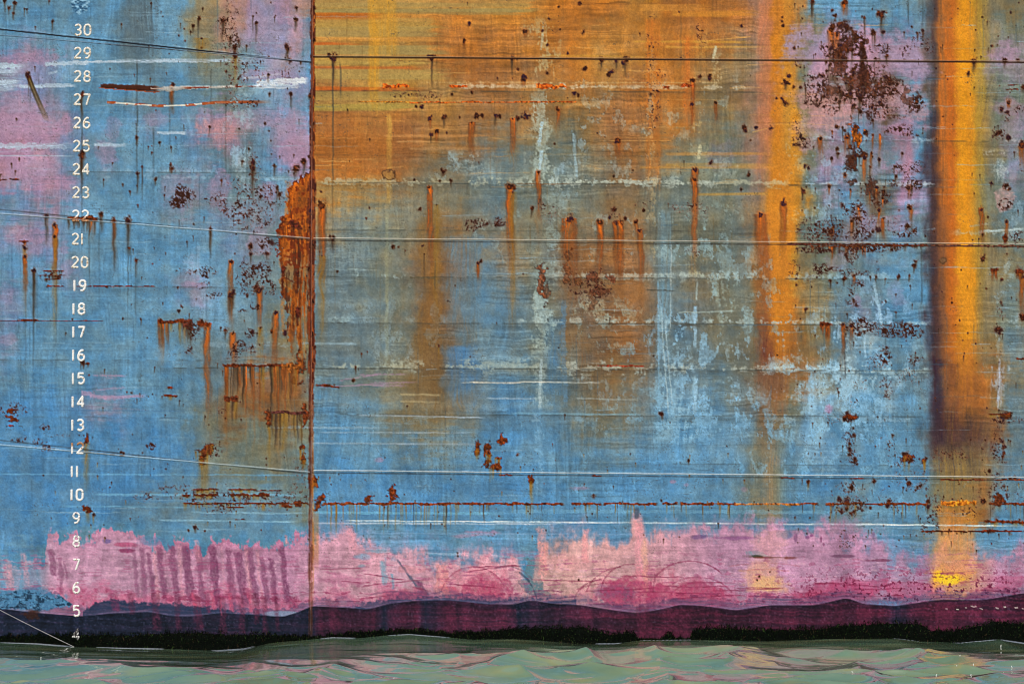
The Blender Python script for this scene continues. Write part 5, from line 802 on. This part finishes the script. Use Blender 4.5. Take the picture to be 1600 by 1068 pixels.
# sheared coordinates so crests run at slight diagonals
def shear(sx, sy, seed, k):
    r = _rs(seed); T = r.rand(90, 90); xx = (WX.clip(-12, 12) * 100 + 2500) / sx; yy = ((WY.clip(-9, 3)) * 100 + k * WX.clip(-12, 12) * 100 + 2500 + 30 * (warp - .5)) / sy
    ix = np.floor(xx).astype(int); iy = np.floor(yy).astype(int); fx = xx - ix; fy = yy - iy; fx = fx * fx * (3 - 2 * fx); fy = fy * fy * (3 - 2 * fy)
    g = lambda a, b: T[a % 90, b % 90]
    return (g(iy, ix) * (1 - fx) + g(iy, ix + 1) * fx) * (1 - fy) + (g(iy + 1, ix) * (1 - fx) + g(iy + 1, ix + 1) * fx) * fy
warp = wn_(140, 60, 201, 2)
near = np.exp(-(np.clip(-WY, 0, 50) / .85) ** 1.5)
a1, a2, a3, a4, a5 = shear(230, 130, 202, .16), shear(170, 95, 203, -.2), shear(80, 46, 204, .22), shear(46, 22, 205, -.12), shear(20, 9, 206, .1)
wave = (a1 - .5) * .07 + (ridged(a2) ** 1.5 - .5) * .12 + (ridged(a3) ** 1.5 - .5) * .075 + (ridged(a4) ** 1.4 - .5) * .030 + (a5 - .5) * .005
inr = (np.abs(WX) < 11) & (WY > -9)
crest = np.interp(WX * S + 800, [-800,0,90,150,250,400,560,640,750,850,1000,1150,1300,1450,1600,2400], [-1.8,-2.2,-2.0,-1.9,-2.2,-2.5,-2.1,-2.0,-1.5,-1.0,-1.0,-.9,-.9,-1.4,-1.6,-1.2]) * 1.25 + (warp - .5) * .6
T_ = np.clip(WY / crest, 0, 1); swell = np.where(WY > crest, hw(WX) * (1 - T_) ** 1.3 + .05 * T_, .05 * np.exp(-((WY - crest) / .45) ** 2))
calm = ss(.55, 1.25, np.clip(WY / crest, 0, 3))
WZ = (swell + (wave - .01) * (.05 + .95 * calm) + (a4 - .5) * .006 * (WY < -.15)) * np.clip(inr, .15, 1) - .006
WZ[WY > .5] = -.05
V = np.stack([WX, WY, WZ], -1)
me = grid_mesh('sea', V, len(ya), len(xa))
wm = Mat('green_harbour_water')
c = wm.ramp(wm.noise(.8, 4, 1, 2.5, 1), [(.32, (.090, .175, .125)), (.5, (.130, .215, .135)), (.68, (.20, .235, .125))])
wm.l(c, wm.b.inputs['Base Color']); wm.b.inputs['Roughness'].default_value = .05; wm.b.inputs['Coat Weight'].default_value = 1; wm.b.inputs['Coat IOR'].default_value = 1.7; wm.b.inputs['Coat Roughness'].default_value = .03; wm.b.inputs['IOR'].default_value = 1.333
wm.bump(wm.noise(5, 4, 1, 2.6, 1), .10, .02)
tag(link('sea', me, wm.m), 'green rippled harbour water along the hull', None, None, 'structure')

# seaweed fringe: tufts standing out from the plating just above the water
TOPP = np.array([(-160,990),(0,991),(60,990),(120,988),(200,990),(300,984),(360,988),(440,989),(487,993),(500,994),(530,990),(560,985),(620,983),(660,983),(700,987),(760,984),(800,979),(860,978),(895,977),(912,977),(930,982),(955,989),(975,986),(990,986),(998,998),(1035,996),(1040,987),(1048,988),(1056,998),(1078,998),(1083,980),(1130,978),(1200,982),(1280,980),(1300,975),(1350,972),(1400,970),(1440,971),(1455,982),(1490,983),(1510,978),(1540,972),(1550,966),(1600,972),(1760,974)], float)
q = _rs(505); N = 40000; X = q.uniform(-319, 1759, N); top = np.interp(X, TOPP[:, 0], TOPP[:, 1]) + (vn1(5, 50, 301, px=np.sort(X), py=np.array([0.]))[0] - .5)[np.argsort(np.argsort(X))] * 6
bot = np.interp(X, WLP[:, 0], WLP[:, 1]) + 4; t = q.rand(N) ** .9; Y = top + (bot - top) * t; keep = bot - top > 3; X, Y, t = X[keep], Y[keep], t[keep]; N = len(X)
ln_ = q.uniform(1.6, 5.0, N) * (1 - .2 * t) * (1 + 1.0 * (q.rand(N) < .12)); an = q.normal(0, .42, N); out = q.uniform(.3, 2.2, N) / S; w = q.uniform(.3, .7, N)
bx, bz = wx_(X), wz_(Y); tx, tz = wx_(X + np.sin(an) * ln_), wz_(Y - np.cos(an) * ln_ + 1.0); by = -relief(X, Y) - .001 - q.uniform(0, .022, N)
V = np.empty((N, 4, 3)); V[:, 0] = np.stack([bx - w / S, by, bz], 1); V[:, 1] = np.stack([bx + w / S, by, bz], 1); V[:, 2] = np.stack([(bx + tx) / 2 + w / S, by - out * .8, (bz + tz) / 2], 1); V[:, 3] = np.stack([tx, by - out, tz], 1)
idx = np.arange(N) * 4; F = np.concatenate([np.stack([idx, idx + 1, idx + 2], 1), np.stack([idx, idx + 2, idx + 3], 1)])
me = bpy.data.meshes.new('seaweed'); me.vertices.add(N * 4); me.vertices.foreach_set('co', V.astype(np.float32).reshape(-1)); nf = len(F)
me.loops.add(nf * 3); me.loops.foreach_set('vertex_index', F.astype(np.int32).reshape(-1)); me.polygons.add(nf); me.polygons.foreach_set('loop_start', np.arange(0, nf * 3, 3, dtype=np.int32)); me.polygons.foreach_set('loop_total', np.full(nf, 3, np.int32)); me.update(calc_edges=True)
pal = np.array([[.004, .007, .004], [.006, .012, .005], [.003, .004, .003], [.04, .075, .02], [.05, .035, .02], [.008, .018, .012]]); pc = pal[q.choice(6, N, p=[.34, .24, .26, .05, .04, .07])] * q.uniform(.7, 1.3, N)[:, None]
attr_col(me, 'paint', np.repeat(pc, 4, 0)); sm_ = Mat('dark_seaweed'); a_ = sm_.n('ShaderNodeAttribute', attribute_name='paint'); sm_.l(a_.outputs['Color'], sm_.b.inputs['Base Color']); sm_.b.inputs['Roughness'].default_value = .8; sm_.b.inputs['Specular IOR Level'].default_value = .05
tag(link('seaweed', me, sm_.m), 'dark green weed fringe growing on the hull along the waterline', 'seaweed', None, 'stuff')
# slimy mat under the tufts
xs_ = np.arange(-319, 1760, 1.2); tp = np.interp(xs_, TOPP[:, 0], TOPP[:, 1]) + vn1(4, 50, 302, px=xs_, py=np.array([0.]))[0] * 3 + .5; bt = np.interp(xs_, WLP[:, 0], WLP[:, 1]) + 8
K = 9; Vv = np.empty((K, len(xs_), 3))
for k in range(K):
    f = k / (K - 1); Yk = tp + (bt - tp) * f; Vv[k, :, 0] = wx_(xs_); Vv[k, :, 2] = wz_(Yk); Vv[k, :, 1] = -relief(xs_, Yk) - .012 * min(1, f * 5) * np.clip((bt - tp - 9) / 4, 0, 1) - .004 * q.rand(len(xs_)) * (f > 0) + .004 * (f == 0)
gm = Mat('black_slime'); gm.l(gm.ramp(gm.noise(60, 4), [(.4, (.002, .003, .003)), (.7, (.006, .009, .005))]), gm.b.inputs['Base Color']); gm.b.inputs['Roughness'].default_value = .9; gm.b.inputs['Specular IOR Level'].default_value = .05
wd = link('slime_mat', grid_mesh('slime_mat', Vv, K, len(xs_)), gm.m); tag(wd, 'black slime behind the weed fringe at the waterline', 'slime', None, 'stuff')

# thin pale film of foam where the sea laps the plating
fm = Mat('foam_film'); fm.b.inputs['Base Color'].default_value = (.16, .19, .25, 1); fm.b.inputs['Roughness'].default_value = .5
V = []; F = []
for (x0, x1) in [(0, 118), (150, 260), (330, 400), (500, 560), (605, 705), (930, 975), (1000, 1082), (1395, 1440), (1488, 1560), (1562, 1640)]:
    xx = np.arange(x0, x1, 3.0); hh = hw(wx_(xx)); o = len(V)
    for k, (a, h_) in enumerate(zip(xx, hh)):
        e = math.sin(math.pi * min(k, len(xx) - 1 - k) / len(xx)) ** .5; yy = -.030
        for (dy, dz) in ((0, .002), (-.004, .001), (-.004, -.008), (0, -.010)): V.append((wx_(a), yy + dy * e, h_ * .97 + dz * e - .002 + .0015 * math.sin(a * .9)))
        if k:
            for m_ in range(4): F.append((o + (k - 1) * 4 + m_, o + k * 4 + m_, o + k * 4 + (m_ + 1) % 4, o + (k - 1) * 4 + (m_ + 1) % 4))
tag(link('foam_line', poly_mesh('foam_line', V, F), fm.m), 'thin pale foam line where the water meets the hull', 'foam', None, 'stuff')

# slanting line to the water
rm = Mat('pale_rope'); rm.l(rm.ramp(rm.noise(200, 2), [(.4, (.45, .45, .46)), (.6, (.75, .75, .76))]), rm.b.inputs['Base Color'])
P0 = Vector((float(wx_(-150)), -.03, float(wz_(868)))); P1 = Vector((float(wx_(123)), -.05, float(wz_(1012)))); V = []; F = []; n = 80
for k in range(n + 1):
    t = k / n; p = P0.lerp(P1, t) + Vector((0, 0, -.035 * math.sin(math.pi * t)))
    for a in range(6): th = a * math.pi / 3 + k * .8; V.append((p.x + .0032 * math.cos(th) * .5, p.y + .0032 * math.cos(th), p.z + .0032 * math.sin(th)))
    if k:
        for a in range(6): F.append(((k - 1) * 6 + a, k * 6 + a, k * 6 + (a + 1) % 6, (k - 1) * 6 + (a + 1) % 6))
tag(link('rope', poly_mesh('rope', V, F), rm.m), 'thin white line slanting down to the water below draft number 4', 'rope')

# white glints on the water, built as small solid flecks
km = Mat('white_glint'); km.b.inputs['Base Color'].default_value = (.82, .84, .82, 1); km.b.inputs['Roughness'].default_value = .4
def on_water(X, Y):
    f = (Y - 534) / S; d = CAM_D * CAM_Z / f; return ((X - 800) / S * d / CAM_D, d - CAM_D)
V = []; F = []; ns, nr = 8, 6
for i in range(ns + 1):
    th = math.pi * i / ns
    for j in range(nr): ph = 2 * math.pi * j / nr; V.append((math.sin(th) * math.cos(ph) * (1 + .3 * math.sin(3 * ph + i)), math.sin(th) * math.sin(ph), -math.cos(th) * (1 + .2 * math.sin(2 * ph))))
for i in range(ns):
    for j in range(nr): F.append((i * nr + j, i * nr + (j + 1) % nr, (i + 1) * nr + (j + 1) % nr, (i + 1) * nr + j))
fleck_me = poly_mesh('glint_fleck', V, F); fleck_me.materials.append(km.m)
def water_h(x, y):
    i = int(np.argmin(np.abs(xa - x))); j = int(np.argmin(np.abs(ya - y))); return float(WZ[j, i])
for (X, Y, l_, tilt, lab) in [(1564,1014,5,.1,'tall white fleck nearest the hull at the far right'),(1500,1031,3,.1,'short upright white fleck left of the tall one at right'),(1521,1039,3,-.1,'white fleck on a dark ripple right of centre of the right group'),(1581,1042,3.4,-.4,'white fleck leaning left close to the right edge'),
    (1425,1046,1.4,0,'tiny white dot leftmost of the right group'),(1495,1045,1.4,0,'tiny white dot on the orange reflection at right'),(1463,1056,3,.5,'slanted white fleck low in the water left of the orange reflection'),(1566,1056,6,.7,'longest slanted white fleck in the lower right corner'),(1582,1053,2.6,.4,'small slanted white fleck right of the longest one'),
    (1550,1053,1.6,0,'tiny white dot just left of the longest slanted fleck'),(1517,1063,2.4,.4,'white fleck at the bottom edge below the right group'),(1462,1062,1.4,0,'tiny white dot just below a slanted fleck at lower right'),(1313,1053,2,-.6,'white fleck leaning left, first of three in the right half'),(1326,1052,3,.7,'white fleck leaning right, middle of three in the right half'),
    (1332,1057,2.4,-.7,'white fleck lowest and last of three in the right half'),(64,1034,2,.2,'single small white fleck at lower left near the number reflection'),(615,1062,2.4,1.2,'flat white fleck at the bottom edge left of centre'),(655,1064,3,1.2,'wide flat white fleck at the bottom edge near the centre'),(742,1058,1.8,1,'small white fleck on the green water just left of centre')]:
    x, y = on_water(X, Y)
    o = bpy.data.objects.new('glint_fleck', fleck_me); COL.objects.link(o)
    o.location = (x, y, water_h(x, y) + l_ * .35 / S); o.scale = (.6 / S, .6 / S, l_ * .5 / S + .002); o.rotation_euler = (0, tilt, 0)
    tag(o, lab, 'foam fleck', 'white glint flecks on the water')  # these flecks are glints on the water, not foam
